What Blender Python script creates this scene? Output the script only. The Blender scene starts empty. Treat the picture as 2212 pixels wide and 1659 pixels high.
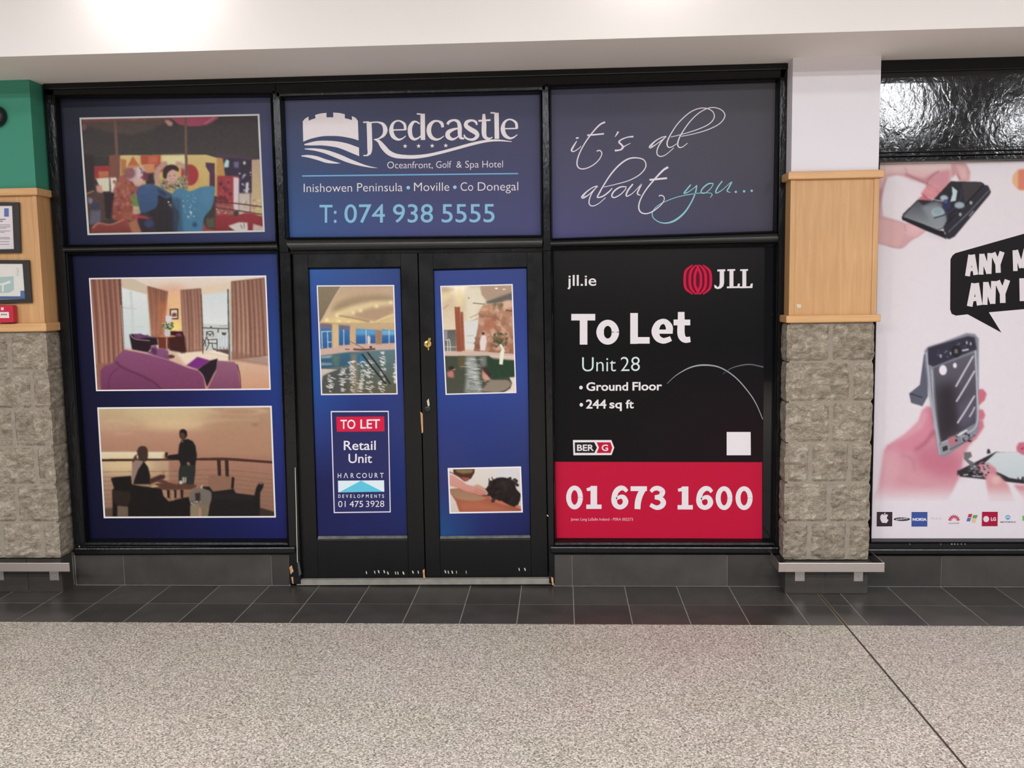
import bpy, bmesh, math, random
import numpy as np
from mathutils import Vector, Matrix, noise
from mathutils.geometry import tessellate_polygon
from math import radians, sin, cos, pi

random.seed(7)
SC = bpy.context.scene
COL = SC.collection

# ---------------------------------------------------------------- camera
CAM_H = 1.7
FPX, YAW, PIT, ROL = 2000.0, -.0538, .1031, -.0152
D = 5.1528                                   # distance of the shopfront line
fw = Vector((sin(YAW)*cos(PIT), cos(YAW)*cos(PIT), -sin(PIT)))
rt = Vector((cos(YAW), -sin(YAW), 0))
up = rt.cross(fw)
AX = cos(ROL)*rt + sin(ROL)*up
BX = -sin(ROL)*rt + cos(ROL)*up
cam = bpy.data.cameras.new('camera')
cam.sensor_width = 36
cam.lens = FPX/2212*36
cam.clip_start = .05
camo = bpy.data.objects.new('camera', cam)
COL.objects.link(camo)
M = Matrix((AX, BX, -fw)).transposed().to_4x4()
M.translation = (0, 0, CAM_H)
camo.matrix_world = M
SC.camera = camo

# ---------------------------------------------------------------- world, lights, exposure
SC.view_settings.view_transform = 'Standard'
SC.view_settings.look = 'None'
SC.view_settings.exposure = .40
SC.view_settings.gamma = 1
SC.view_settings.use_curve_mapping = False
w = bpy.data.worlds.new('world'); SC.world = w; w.use_nodes = True
bg = w.node_tree.nodes['Background']
bg.inputs[0].default_value = (.97, .97, 1, 1); bg.inputs[1].default_value = .30

def lamp(name, kind, loc, energy, color=(1, .95, .9), rot=(0, 0, 0), **k):
    l = bpy.data.lights.new(name, kind); l.energy = energy; l.color = color
    for a, v in k.items(): setattr(l, a, v)
    o = bpy.data.objects.new(name, l); COL.objects.link(o)
    o.location = loc; o.rotation_euler = rot
    return o
CEIL = 4.0
LC = (.975, 1.0, 1.045)
for x in (-5.7, -3.3, -.9, 1.5, 3.9, 6.3):
    lamp('ceiling_downlight', 'AREA', (x, -1.1, CEIL-.03), 78, LC, shape='DISK', size=.42)
for x in (-5.0, -2.6, -.2, 2.2, 4.64, 6.7):
    lamp('ceiling_downlight', 'AREA', (x, -2.9 if x < 6 else -3.7, CEIL-.03), 105, LC, shape='DISK', size=.46)
for x in (-3.9, -1.5, .9, 3.3):
    lamp('ceiling_downlight', 'AREA', (x, 1.6, CEIL-.03), 17, LC, shape='DISK', size=.6)
# wall washers just in front of the bulkhead, above the frame
for x, z, e in ((-4.3, 3.46, 2.6), (-1.96, 3.39, 4.6), (.46, 3.50, 3.0), (2.86, 3.60, 2.6)):
    lamp('wall_washer', 'AREA', (x, 4.44, z), e, (1, .97, .93), rot=(radians(26), 0, 0), shape='DISK', size=.09)

# ---------------------------------------------------------------- helpers
def ray(x, y): return (float(x)-1106)*AX - (float(y)-829.5)*BX + FPX*fw
def P(x, y, Y=D):
    d = ray(x, y); Y = float(Y); t = Y/d.y
    return Vector((d.x*t, Y, d.z*t+CAM_H))
def F(x, y):
    d = ray(x, y); t = -CAM_H/d.z
    return Vector((d.x*t, d.y*t, 0))
def s2l(c):
    return tuple(((v/255)/12.92 if v/255 <= .04045 else ((v/255+.055)/1.055)**2.4) for v in c)
def s2l_np(a):
    a = np.clip(a/255., 0, 1)
    return np.where(a <= .04045, a/12.92, ((a+.055)/1.055)**2.4)

def tag(o, label=None, cat=None, group=None, kind=None):
    if label: o['label'] = label
    if cat: o['category'] = cat
    if group: o['group'] = group
    if kind: o['kind'] = kind
    return o
def empty(name, loc=(0, 0, 0)):
    o = bpy.data.objects.new(name, None); COL.objects.link(o); o.location = loc
    o.empty_display_size = .1
    return o
def link(name, me, mat=None, parent=None, bevel=0, seg=2, smooth=False):
    o = bpy.data.objects.new(name, me); COL.objects.link(o)
    if mat and not me.materials: me.materials.append(mat)
    if parent:
        o.parent = parent
        o.matrix_parent_inverse = Matrix.Translation(-world_loc(parent))
    if bevel:
        b = o.modifiers.new('bevel', 'BEVEL'); b.width = bevel; b.segments = seg; b.limit_method = 'ANGLE'
        b.harden_normals = False
    if smooth:
        me.shade_smooth()
    return o
def world_loc(o):
    v = o.location.copy()
    # parents' own locations are absolute in this script (inverse translation applied)
    return v
def mesh(verts, faces, name='m'):
    me = bpy.data.meshes.new(name); me.from_pydata([tuple(v) for v in verts], [], faces); me.update()
    return me
def fixn(me):
    bm = bmesh.new(); bm.from_mesh(me); bmesh.ops.recalc_face_normals(bm, faces=bm.faces); bm.to_mesh(me); bm.free()
    return me
BOXF = [(0, 1, 2, 3), (7, 6, 5, 4), (0, 4, 5, 1), (1, 5, 6, 2), (2, 6, 7, 3), (3, 7, 4, 0)]
def hexa(front, depth):
    """front: four corners TL TR BR BL on a plane of constant Y; extruded backwards."""
    v = [Vector(p) for p in front] + [Vector(p)+Vector((0, depth, 0)) for p in front]
    return fixn(mesh(v, BOXF))
def box(x0, x1, y0, y1, z0, z1):
    return hexa([(x0, y0, z1), (x1, y0, z1), (x1, y0, z0), (x0, y0, z0)], y1-y0)
def q(pts, Y): return [P(x, y, Y) for x, y in pts]
def prism(poly, z0, z1):
    n = len(poly); v = [(p[0], p[1], z1) for p in poly] + [(p[0], p[1], z0) for p in poly]
    f = [tuple(range(n)), tuple(range(2*n-1, n-1, -1))] + [(i, n+i, n+(i+1) % n, (i+1) % n) for i in range(n)]
    return fixn(mesh(v, f))
def tube(pts, r, n=10):
    v = []; f = []
    for i, p in enumerate(pts):
        p = Vector(p); a = Vector(pts[max(i-1, 0)]); b = Vector(pts[min(i+1, len(pts)-1)])
        t = (b-a).normalized(); u = t.orthogonal().normalized(); w_ = t.cross(u)
        for k in range(n):
            an = 2*pi*k/n; v.append(p+u*cos(an)*r+w_*sin(an)*r)
    for i in range(len(pts)-1):
        for k in range(n):
            f.append((i*n+k, i*n+(k+1) % n, (i+1)*n+(k+1) % n, (i+1)*n+k))
    f.append(tuple(range(n))[::-1]); f.append(tuple((len(pts)-1)*n+k for k in range(n)))
    return fixn(mesh(v, f))
def lathe_y(prof, cx, cz, n=28):
    """prof: list of (radius, y); axis along Y."""
    v = []; f = []
    for r, y in prof:
        for k in range(n):
            a = 2*pi*k/n; v.append((cx+r*cos(a), y, cz+r*sin(a)))
    for i in range(len(prof)-1):
        for k in range(n): f.append((i*n+k, i*n+(k+1) % n, (i+1)*n+(k+1) % n, (i+1)*n+k))
    f.append(tuple(range(n))); f.append(tuple((len(prof)-1)*n+k for k in range(n))[::-1])
    return fixn(mesh(v, f))

# ---------------------------------------------------------------- materials
class N:
    def __init__(s, name):
        s.m = bpy.data.materials.new(name); s.m.use_nodes = True
        s.t = s.m.node_tree; s.b = s.t.nodes['Principled BSDF']
    def n(s, typ, **k):
        n = s.t.nodes.new(typ)
        for a, v in k.items():
            if a.startswith('i_'): n.inputs[a[2:].replace('_', ' ')].default_value = v
            else: setattr(n, a, v)
        return n
    def l(s, a, b): s.t.links.new(a, b)
    def ramp(s, src, stops, interp='LINEAR'):
        r = s.n('ShaderNodeValToRGB'); r.color_ramp.interpolation = interp
        e = r.color_ramp.elements
        while len(e) < len(stops): e.new(.5)
        for i, (p, c) in enumerate(stops):
            e[i].position = p; e[i].color = (*c, 1)
        s.l(src, r.inputs[0]); return r.outputs[0]
    def coords(s, scale=(1, 1, 1), kind='Object'):
        tc = s.n('ShaderNodeTexCoord'); mp = s.n('ShaderNodeMapping'); mp.inputs['Scale'].default_value = scale
        s.l(tc.outputs[kind], mp.inputs[0]); return mp.outputs[0]
    def noise(s, vec, scale, detail=4, rough=.5, dist=0):
        n = s.n('ShaderNodeTexNoise'); n.inputs['Scale'].default_value = scale
        n.inputs['Detail'].default_value = detail; n.inputs['Roughness'].default_value = rough
        n.inputs['Distortion'].default_value = dist
        s.l(vec, n.inputs['Vector']); return n.outputs['Fac']
    def bump(s, h, strength, dist=.01):
        b = s.n('ShaderNodeBump'); b.inputs['Strength'].default_value = strength; b.inputs['Distance'].default_value = dist
        s.l(h, b.inputs['Height']); s.l(b.outputs[0], s.b.inputs['Normal'])
    def base(s, c, rough=.5, metal=0, spec=.5):
        s.b.inputs['Base Color'].default_value = (*c, 1); s.b.inputs['Roughness'].default_value = rough
        s.b.inputs['Metallic'].default_value = metal; s.b.inputs['Specular IOR Level'].default_value = spec
        return s
def plain(name, rgb, rough=.5, metal=0, spec=.5, mott=.06, scale=6):
    """flat colour with a faint procedural mottle"""
    g = N(name).base(s2l(rgb), rough, metal, spec); c = s2l(rgb)
    f = g.noise(g.coords(), scale, 3)
    o = g.ramp(f, [(.3, tuple(v*(1-mott) for v in c)), (.7, tuple(min(1, v*(1+mott)) for v in c))])
    g.l(o, g.b.inputs['Base Color']); return g.m

def m_gloss(name, rgb, rough, bump, scale, stretch=(1, 1, 1), spec=.32):
    g = N(name).base(s2l(rgb), rough, 0, spec)
    v = g.coords(stretch)
    g.bump(g.noise(v, scale, 3, .55, .6), bump, .004)
    r = g.noise(g.coords(), 9, 4)
    mr = g.n('ShaderNodeMapRange'); mr.inputs[3].default_value = rough*.7; mr.inputs[4].default_value = rough*1.5
    g.l(r, mr.inputs[0]); g.l(mr.outputs[0], g.b.inputs['Roughness'])
    return g.m
M_BLACK = m_gloss('black_gloss_paint', (15, 15, 17), .20, .5, 60, (1, 1, .25))
M_HEAD = m_gloss('wrinkled_black_gloss_varnish', (8, 8, 9), .09, .22, 34, (1, 1, .6), .6)
M_GLASS = m_gloss('dark_glass', (14, 14, 18), .04, .0, 2)
M_NOSE = m_gloss('lightened_gloss_paint', (30, 30, 29), .38, .4, 40, (1, 1, .3), .7)  # black gloss, base lightened for the light the transom faces catch
M_BEADHI = plain('bead_highlight_grey', (96, 95, 90), .7, mott=.35, scale=30)  # mottled grey painting the highlight on the door bottom beads
M_DOOR = m_gloss('black_door_paint', (10, 10, 10), .28, .35, 40, (1, 1, .2))

M_PAINT = plain('white_wall_paint', (226, 221, 226), .75, mott=.015, scale=2)
M_BULK = plain('bulkhead_paint', (238, 232, 228), .7, mott=.015, scale=2)
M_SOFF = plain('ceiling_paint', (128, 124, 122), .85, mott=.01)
M_GREEN = plain('green_wall_paint', (58, 138, 113), .7, mott=.04, scale=2)
M_GROUT = plain('pale_grout', (138, 134, 124), .9, mott=.15, scale=20)
M_MORTAR = plain('stone_mortar', (146, 135, 121), .95, mott=.12, scale=30)
M_FRAMEB = plain('black_picture_frame', (40, 34, 33), .4)
M_RED = plain('red_plastic', (190, 30, 58), .35)
M_BRASS = plain('brass', (212, 180, 110), .25, 1)
M_RAW = plain('bare_wood_chip', (200, 150, 105), .8, mott=.25, scale=60)
M_CHIP = plain('chipped_pale_paint', (205, 198, 180), .7)
M_RUBBER = plain('black_plastic', (22, 22, 24), .35)
M_BACK = plain('grey_back_wall', (74, 70, 68), .8)

def m_slate():
    g = N('dark_slate_tile').base(s2l((60, 57, 54)), .3, 0, .5)
    v = g.coords(); f = g.noise(v, 4, 6, .6)
    oi = g.n('ShaderNodeObjectInfo')
    mx = g.n('ShaderNodeMath', operation='MULTIPLY_ADD'); mx.inputs[1].default_value = .35; g.l(oi.outputs['Random'], mx.inputs[0]); g.l(f, mx.inputs[2])
    g.l(g.ramp(mx.outputs[0], [(.25, s2l((44, 41, 38))), (.6, s2l((58, 54, 50))), (.95, s2l((74, 70, 65)))]), g.b.inputs['Base Color'])
    f2 = g.noise(v, 30, 4)
    g.bump(f2, .25, .003)
    mr = g.n('ShaderNodeMapRange'); mr.inputs[3].default_value = .2; mr.inputs[4].default_value = .48
    g.l(f, mr.inputs[0]); g.l(mr.outputs[0], g.b.inputs['Roughness'])
    return g.m
M_SLATE = m_slate()
def m_granite(joints):
    g = N('speckled_granite').base(s2l((180, 170, 160)), .42, 0, .4)
    v = g.coords(kind='Object') if False else None
    geo = g.n('ShaderNodeNewGeometry')
    f = g.noise(geo.outputs['Position'], 95, 2, .6)
    vo = g.n('ShaderNodeTexVoronoi'); vo.inputs['Scale'].default_value = 190; g.l(geo.outputs['Position'], vo.inputs['Vector'])
    sp = g.n('ShaderNodeSeparateColor'); g.l(vo.outputs['Color'], sp.inputs[0])
    ad = g.n('ShaderNodeMath', operation='MULTIPLY_ADD'); ad.inputs[1].default_value = .62; g.l(sp.outputs[0], ad.inputs[0]); g.l(f, ad.inputs[2])
    col = g.ramp(ad.outputs[0], [(.46, s2l((108, 99, 90))), (.60, s2l((146, 136, 125))), (.80, s2l((177, 166, 154))), (.98, s2l((200, 189, 176))), (1.0, s2l((222, 211, 198)))])
    f2 = g.noise(geo.outputs['Position'], 1.3, 3)
    tint = g.ramp(f2, [(.3, (.93, .96, .90)), (.5, (1, 1, 1)), (.7, (1.0, .95, .955))])
    mx = g.n('ShaderNodeMix', data_type='RGBA', blend_type='MULTIPLY'); mx.inputs[0].default_value = 1
    g.l(col, mx.inputs[6]); g.l(tint, mx.inputs[7])
    oi = g.n('ShaderNodeObjectInfo')
    mr = g.n('ShaderNodeMapRange'); mr.inputs[3].default_value = .98; mr.inputs[4].default_value = 1.02
    g.l(oi.outputs['Random'], mr.inputs[0])
    m2 = g.n('ShaderNodeMix', data_type='RGBA', blend_type='MULTIPLY'); m2.inputs[0].default_value = 1
    g.l(mx.outputs[2], m2.inputs[6]); g.l(mr.outputs[0], m2.inputs[7])
    g.l(m2.outputs[2], g.b.inputs['Base Color'])
    return g.m
M_GRAN = m_granite(False)
M_GGROUT = plain('granite_grout', (152, 143, 134), .8, mott=.1, scale=40)

def m_stone():
    g = N('rock_faced_stone').base(s2l((150, 138, 122)), .92, 0, .15)
    geo = g.n('ShaderNodeNewGeometry'); mp = g.n('ShaderNodeMapping'); mp.inputs['Scale'].default_value = (1, 1, 1.7)
    g.l(geo.outputs['Position'], mp.inputs[0]); v = mp.outputs[0]
    f = g.noise(v, 19, 10, .70, .5); f2 = g.noise(v, 90, 4, .7)
    oi = g.n('ShaderNodeObjectInfo')
    a = g.n('ShaderNodeMath', operation='MULTIPLY_ADD'); a.inputs[1].default_value = .05; g.l(oi.outputs['Random'], a.inputs[0]); g.l(f, a.inputs[2])
    b = g.n('ShaderNodeMath', operation='MULTIPLY_ADD'); b.inputs[1].default_value = .5; g.l(f2, b.inputs[0]); g.l(a.outputs[0], b.inputs[2])
    g.l(g.ramp(b.outputs[0], [(.55, s2l((100, 89, 76))), (.68, s2l((138, 126, 110))), (.82, s2l((162, 150, 133))), (1., s2l((204, 193, 174)))]), g.b.inputs['Base Color'])  # stone mottle; the dark stops also paint in relief shading
    g.bump(b.outputs[0], .8, .014)
    return g.m
M_STONE = m_stone()
def m_wood(name, dark, mid, light, vert=True):
    g = N(name).base(s2l(mid), .42, 0, .45)
    v = g.coords((14, 14, 1.0) if vert else (1.0, 14, 14), 'Object')
    f = g.noise(v, 3.0, 6, .6, .5); f2 = g.noise(g.coords(), 2.2, 2)
    a = g.n('ShaderNodeMath', operation='MULTIPLY_ADD'); a.inputs[1].default_value = .5; g.l(f2, a.inputs[0]); g.l(f, a.inputs[2])
    g.l(g.ramp(a.outputs[0], [(.40, s2l(dark)), (.75, s2l(mid)), (1., s2l(light))]), g.b.inputs['Base Color'])
    g.bump(f, .12, .002)
    return g.m
M_WOOD = m_wood('oak_veneer', (188, 140, 92), (200, 153, 103), (210, 164, 114))
M_TRIMW = m_wood('oak_moulding', (198, 148, 98), (212, 164, 112), (222, 176, 124), False)
def m_steel():
    g = N('brushed_steel').base(s2l((206, 196, 190)), .38, 1, .5)
    f = g.noise(g.coords((1, 60, 60)), 3, 3)
    mr = g.n('ShaderNodeMapRange'); mr.inputs[3].default_value = .28; mr.inputs[4].default_value = .5
    g.l(f, mr.inputs[0]); g.l(mr.outputs[0], g.b.inputs['Roughness']); return g.m
M_STEEL = m_steel()

PRINT_GAIN = 1.0
def m_print(name, rough, spec=.5):
    g = N(name).base((1, 1, 1), rough, 0, spec)
    a = g.n('ShaderNodeVertexColor'); a.layer_name = 'Col'
    f = g.noise(g.coords(), 40, 3)
    mr = g.n('ShaderNodeMapRange'); mr.inputs[3].default_value = .97*PRINT_GAIN; mr.inputs[4].default_value = 1.03*PRINT_GAIN
    g.l(f, mr.inputs[0])
    mx = g.n('ShaderNodeMix', data_type='RGBA', blend_type='MULTIPLY'); mx.inputs[0].default_value = 1
    g.l(a.outputs[0], mx.inputs[6]); g.l(mr.outputs[0], mx.inputs[7]); g.l(mx.outputs[2], g.b.inputs['Base Color'])
    return g.m
M_PRINT = m_print('satin_vinyl_print', .34, .14)
M_PAPER = m_print('matt_print', .6, .3)

def setcol(me, cols):
    """cols: (nverts,3) linear"""
    ca = me.color_attributes.new('Col', 'FLOAT_COLOR', 'POINT')
    a = np.ones((len(me.vertices), 4), np.float32); a[:, :3] = cols
    ca.data.foreach_set('color', a.ravel()); return me

# ---------------------------------------------------------------- print helpers
def flat(name, polys, Y, parent, mat=None, label=None, o=(0, 0, 1)):
    """polys: [(points, rgb)] in photograph coordinates (o = crop origin and zoom); flat print on plane Y, later ones on top."""
    v = []; f = []; c = []; y = Y
    for pts, rgb in polys:
        b = len(v); lp = [P(o[0]+x/o[2], o[1]+z/o[2], y) for x, z in pts]
        v += lp; c += [s2l(rgb)]*len(lp)
        for t in tessellate_polygon([[Vector((p.x, p.z, 0)) for p in lp]]): f.append(tuple(b+i for i in t))
        y -= .00012
    me = mesh(v, f)
    # all faces look towards the hall
    for p in me.polygons:
        if p.normal.y > 0: p.flip()
    setcol(me, np.array(c))
    ob = link(name, me, mat or M_PRINT, parent)
    if label: ob['label'] = label
    return ob
def catmull(p, n=8):
    p = [np.array(a, float) for a in p]
    if len(p) < 3: return [p[0]+(p[1]-p[0])*t/n for t in range(n+1)]
    e = [2*p[0]-p[1]]+p+[2*p[-1]-p[-2]]; out = []
    for i in range(1, len(e)-2):
        for k in range(n):
            t = k/n
            out.append(.5*((2*e[i])+(-e[i-1]+e[i+1])*t+(2*e[i-1]-5*e[i]+4*e[i+1]-e[i+2])*t*t+(-e[i-1]+3*e[i]-3*e[i+1]+e[i+2])*t**3))
    out.append(p[-1]); return out
def stroke(pts, w, n=8):
    """pts (x,y) or (x,y,w) -> ribbon quads"""
    pp = [(a[0], a[1], a[2] if len(a) > 2 else w) for a in pts]
    c = catmull(pp, n); L = []; R = []
    for i, a in enumerate(c):
        d = c[min(i+1, len(c)-1)][:2]-c[max(i-1, 0)][:2]; d = d/(np.linalg.norm(d)+1e-9)
        nn = np.array([-d[1], d[0]])*a[2]/2; L.append(a[:2]+nn); R.append(a[:2]-nn)
    return [[L[i], L[i+1], R[i+1], R[i]] for i in range(len(c)-1)]
def ribbons(name, strokes, Y, parent, o, label=None, mat=None):
    """strokes: [(pts, width, rgb)]"""
    v = []; f = []; c = []; y = Y
    for pts, w_, rgb in strokes:
        for quad in stroke(pts, w_):
            b = len(v); v += [P(o[0]+x/o[2], o[1]+z/o[2], y) for x, z in quad]; c += [s2l(rgb)]*4; f.append((b, b+1, b+2, b+3))
        y -= .00003
    me = mesh(v, f)
    for p in me.polygons:
        if p.normal.y > 0: p.flip()
    setcol(me, np.array(c)); ob = link(name, me, mat or M_PRINT, parent)
    if label: ob['label'] = label
    return ob
def ell(cx, cy, rx, ry, n=28, a0=0, a1=2*pi):
    return [(cx+rx*cos(a0+(a1-a0)*k/n), cy+ry*sin(a0+(a1-a0)*k/n)) for k in range(n)]
def rect(x0, y0, x1, y1): return [(x0, y0), (x1, y0), (x1, y1), (x0, y1)]
def star(cx, cy, r):
    return [(cx+(r if k % 2 == 0 else r*.42)*sin(k*pi/5), cy-(r if k % 2 == 0 else r*.42)*cos(k*pi/5)) for k in range(10)]

_fc = {}
def glyphs(s, bold):
    cu = bpy.data.curves.new('t', 'FONT'); cu.body = s; cu.size = 1; cu.fill_mode = 'FRONT'; cu.offset = bold; cu.resolution_u = 4
    ob = bpy.data.objects.new('t', cu); COL.objects.link(ob)
    dg = bpy.context.evaluated_depsgraph_get(); dg.update()
    me = bpy.data.meshes.new_from_object(ob.evaluated_get(dg))
    bpy.data.objects.remove(ob); bpy.data.curves.remove(cu)
    return me
def cap_h(bold):
    if bold not in _fc:
        m = glyphs('H', bold); zs = [v.co.y for v in m.vertices]; _fc[bold] = (min(zs), max(zs)); bpy.data.meshes.remove(m)
    return _fc[bold]
def text(name, items, Y, parent, o, label=None, mat=None, join=False):
    """items: (string, xl, ybase_l, xr, ybase_r, cap, rgb, bold[, slant]) fitted to the printed line; one part per word"""
    if not join:
        for it in items: text(name, [it], Y, parent, o, label, mat, True)
        return
    bmA = bmesh.new(); lay = bmA.verts.layers.float_color.new('Col')
    for it in items:
        s, xl, yl, xr, yr, cap, rgb, bold = it[:8]; sl = it[8] if len(it) > 8 else 0
        # the figure 4 does not survive an outline offset, so it is thickened by overprinting
        sh = [(0, 0)]
        if '4' in s and bold != 0:
            k_ = max(bold, 0)*cap*1.3; bold = 0; sh = [(-k_, -k_), (k_, -k_), (k_, k_), (-k_, k_)] if k_ else sh
        me = glyphs(s, bold); lo, hi = cap_h(bold)
        xs = [v.co.x for v in me.vertices]; x0, x1 = min(xs), max(xs)
        c = (*s2l(rgb), 1)
        for n_, (sx_, sy_) in enumerate(sh):
            vs = []
            for v in me.vertices:
                u = (v.co.x-x0)/(x1-x0); h = (v.co.y-lo)/(hi-lo)*cap
                px = xl+(xr-xl)*u+sl*h/cap+sx_; py = yl+(yr-yl)*u-h+sy_
                nv = bmA.verts.new(P(o[0]+px/o[2], o[1]+py/o[2], Y-n_*.00003)); nv[lay] = c; vs.append(nv)
            for p in me.polygons:
                try: fc = bmA.faces.new([vs[i] for i in p.vertices])
                except ValueError: continue
                fc.normal_update()
                if fc.normal.y > 0: fc.normal_flip()
        bpy.data.meshes.remove(me)
    me = bpy.data.meshes.new(name); bmA.to_mesh(me); bmA.free()
    ob = link(name, me, mat or M_PRINT, parent)
    if label: ob['label'] = label
    return ob
def flats(name, polys, Y, parent, o=(0, 0, 1)):
    """several separate printed marks, one part each"""
    for p_ in polys: flat(name, [p_], Y, parent, o=o)
def gradpanel(name, quad, cols, Y, parent=None, nx=24, ny=24, mat=None, thick=.0012):
    """flat sheet with a printed colour gradient: cols is a grid (rows of rgb)"""
    a = np.array(cols, float); R, C = a.shape[:2]
    v = []; c = []
    for j in range(ny+1):
        for i in range(nx+1):
            u, t = i/nx, j/ny
            x = (quad[0][0]*(1-u)+quad[1][0]*u)*(1-t)+(quad[3][0]*(1-u)+quad[2][0]*u)*t
            y = (quad[0][1]*(1-u)+quad[1][1]*u)*(1-t)+(quad[3][1]*(1-u)+quad[2][1]*u)*t
            v.append(P(x, y, Y))
            fu, ft = u*(C-1), t*(R-1); i0, j0 = min(int(fu), C-2), min(int(ft), R-2); du, dt = fu-i0, ft-j0
            k = (a[j0, i0]*(1-du)+a[j0, i0+1]*du)*(1-dt)+(a[j0+1, i0]*(1-du)+a[j0+1, i0+1]*du)*dt
            c.append(s2l(k))
    W = nx+1
    f = [(j*W+i, (j+1)*W+i, (j+1)*W+i+1, j*W+i+1) for j in range(ny) for i in range(nx)]
    n0 = len(v); cr = [0, nx, ny*W+nx, ny*W]
    for k in cr: v.append(v[k]+Vector((0, thick, 0))); c.append(c[k])
    f += [(n0+3, n0+2, n0+1, n0)]
    me = mesh(v, f)
    setcol(me, np.array(c)); return link(name, me, mat or M_PRINT, parent)

# numpy painter: builds per-vertex colours for printed photographs
class Art:
    def __init__(s, o, quad, bgc, res=2.0):
        s.o = o; s.quad = quad; s.res = res
        xs = [p[0] for p in quad]; ys = [p[1] for p in quad]
        s.x0, s.y0 = min(xs)-1, min(ys)-1
        s.W = int((max(xs)+2-s.x0)*res); s.H = int((max(ys)+2-s.y0)*res)
        s.a = np.ones((s.H, s.W, 3))*np.array(bgc, float)
        s.rng = np.random.default_rng(3)
    def tc(s, pts):
        p = np.array(pts, float)
        return np.stack([(s.o[0]+p[:, 0]/s.o[2]-s.x0)*s.res, (s.o[1]+p[:, 1]/s.o[2]-s.y0)*s.res], 1)
    def blurm(s, m, r):
        r = int(round(r))
        if r < 1: return m
        for _ in range(2):
            for ax in (0, 1):
                k = np.cumsum(np.concatenate([np.repeat(m.take([0], ax), r+1, ax), m, np.repeat(m.take([-1], ax), r, ax)], ax), ax)
                n = m.shape[ax]
                m = (k.take(range(2*r+1, 2*r+1+n), ax)-k.take(range(0, n), ax))/(2*r+1)
        return m
    def mask(s, p, pad):
        x0 = max(int(p[:, 0].min())-pad, 0); x1 = min(int(p[:, 0].max())+pad+2, s.W)
        y0 = max(int(p[:, 1].min())-pad, 0); y1 = min(int(p[:, 1].max())+pad+2, s.H)
        if x1 <= x0 or y1 <= y0: return None
        X, Yy = np.meshgrid(np.arange(x0, x1)+.5, np.arange(y0, y1)+.5)
        m = np.zeros(X.shape, bool); q_ = np.roll(p, -1, 0)
        for (ax, ay), (bx, by) in zip(p, q_):
            if ay == by: continue
            c = ((ay > Yy) != (by > Yy)) & (X < (bx-ax)*(Yy-ay)/(by-ay)+ax); m ^= c
        return m.astype(float), (x0, x1, y0, y1), X, Yy
    def put(s, m, r, col, al, c2=None, axis=1):
        x0, x1, y0, y1 = r; reg = s.a[y0:y1, x0:x1]
        col = np.array(col, float)
        if c2 is not None:
            n = m.shape[0] if axis == 1 else m.shape[1]
            t = np.linspace(0, 1, n); t = t[:, None, None] if axis == 1 else t[None, :, None]
            col = col*(1-t)+np.array(c2, float)*t
        reg += (col-reg)*(m*al)[:, :, None]
    def poly(s, pts, col, blur=0., al=1., c2=None, axis=1, smooth=False):
        if smooth: pts = [tuple(a) for a in catmull(list(pts)+[pts[0]], 5)]
        b = blur*s.res/s.o[2]; r = s.mask(s.tc(pts), int(2*b)+2)
        if r is None: return
        m, rr = r[:2]; s.put(s.blurm(m, b), rr, col, al, c2, axis)
    def el(s, cx, cy, rx, ry, col, blur=0, al=1, c2=None, axis=1): s.poly(ell(cx, cy, rx, ry), col, blur, al, c2, axis)
    def line(s, pts, w_, col, blur=0, al=1):
        c = catmull([(a[0], a[1], a[2] if len(a) > 2 else w_) for a in pts], 6); L = []; R = []
        for i, a in enumerate(c):
            d = c[min(i+1, len(c)-1)][:2]-c[max(i-1, 0)][:2]; d = d/(np.linalg.norm(d)+1e-9); n = np.array([-d[1], d[0]])*a[2]/2
            L.append(a[:2]+n); R.append(a[:2]-n)
        s.poly(L+R[::-1], col, blur, al)
    def sprinkle(s, box_, n, size, cols, al=.8, horiz=1):
        for _ in range(n):
            x = s.rng.uniform(box_[0], box_[2]); y = s.rng.uniform(box_[1], box_[3]); z = s.rng.uniform(.4, 1)*size
            s.el(x, y, z*horiz, z, cols[s.rng.integers(len(cols))], 0, al)
    def tone(s, desat, lift=(0, 0, 0), k=0.):
        g = s.a.mean(2, keepdims=True); s.a = s.a*(1-desat)+g*desat; s.a = s.a*(1-k)+np.array(lift, float)*k
    def grain(s, amt, k=6):
        n = s.rng.normal(0, 1, (s.H//k+2, s.W//k+2)); n = np.kron(n, np.ones((k, k)))[:s.H, :s.W]
        s.a += s.blurm(n, k/2)[:, :, None]*amt
    def build(s, name, Y, parent, step=1.25, label=None):
        A, B, C_, D_ = [np.array(p, float) for p in s.quad]
        nx = int(np.linalg.norm(B-A)/step); ny = int(np.linalg.norm(D_-A)/step)
        u, t = np.meshgrid(np.linspace(0, 1, nx+1), np.linspace(0, 1, ny+1))
        u = u[..., None]; t = t[..., None]
        px = (A*(1-u)+B*u)*(1-t)+(D_*(1-u)+C_*u)*t
        img = s.blurm(s.a, step*s.res*.30)
        ix = np.clip(((px[..., 0]-s.x0)*s.res), 0, s.W-1.01); iy = np.clip(((px[..., 1]-s.y0)*s.res), 0, s.H-1.01)
        i0, j0 = ix.astype(int), iy.astype(int); dx, dy = (ix-i0)[..., None], (iy-j0)[..., None]
        i1, j1 = np.minimum(i0+1, s.W-1), np.minimum(j0+1, s.H-1)
        c = (img[j0, i0]*(1-dx)+img[j0, i1]*dx)*(1-dy)+(img[j1, i0]*(1-dx)+img[j1, i1]*dx)*dy
        c = s2l_np(c).reshape(-1, 3)
        pf = px.reshape(-1, 2)
        d = (pf[:, :1]-1106)*np.array(AX)-(pf[:, 1:]-829.5)*np.array(BX)+FPX*np.array(fw)
        co = d/d[:, 1:2]*Y; co[:, 2] += CAM_H
        W = nx+1; I = (np.arange(ny)[:, None]*W+np.arange(nx)[None]).ravel()
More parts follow.
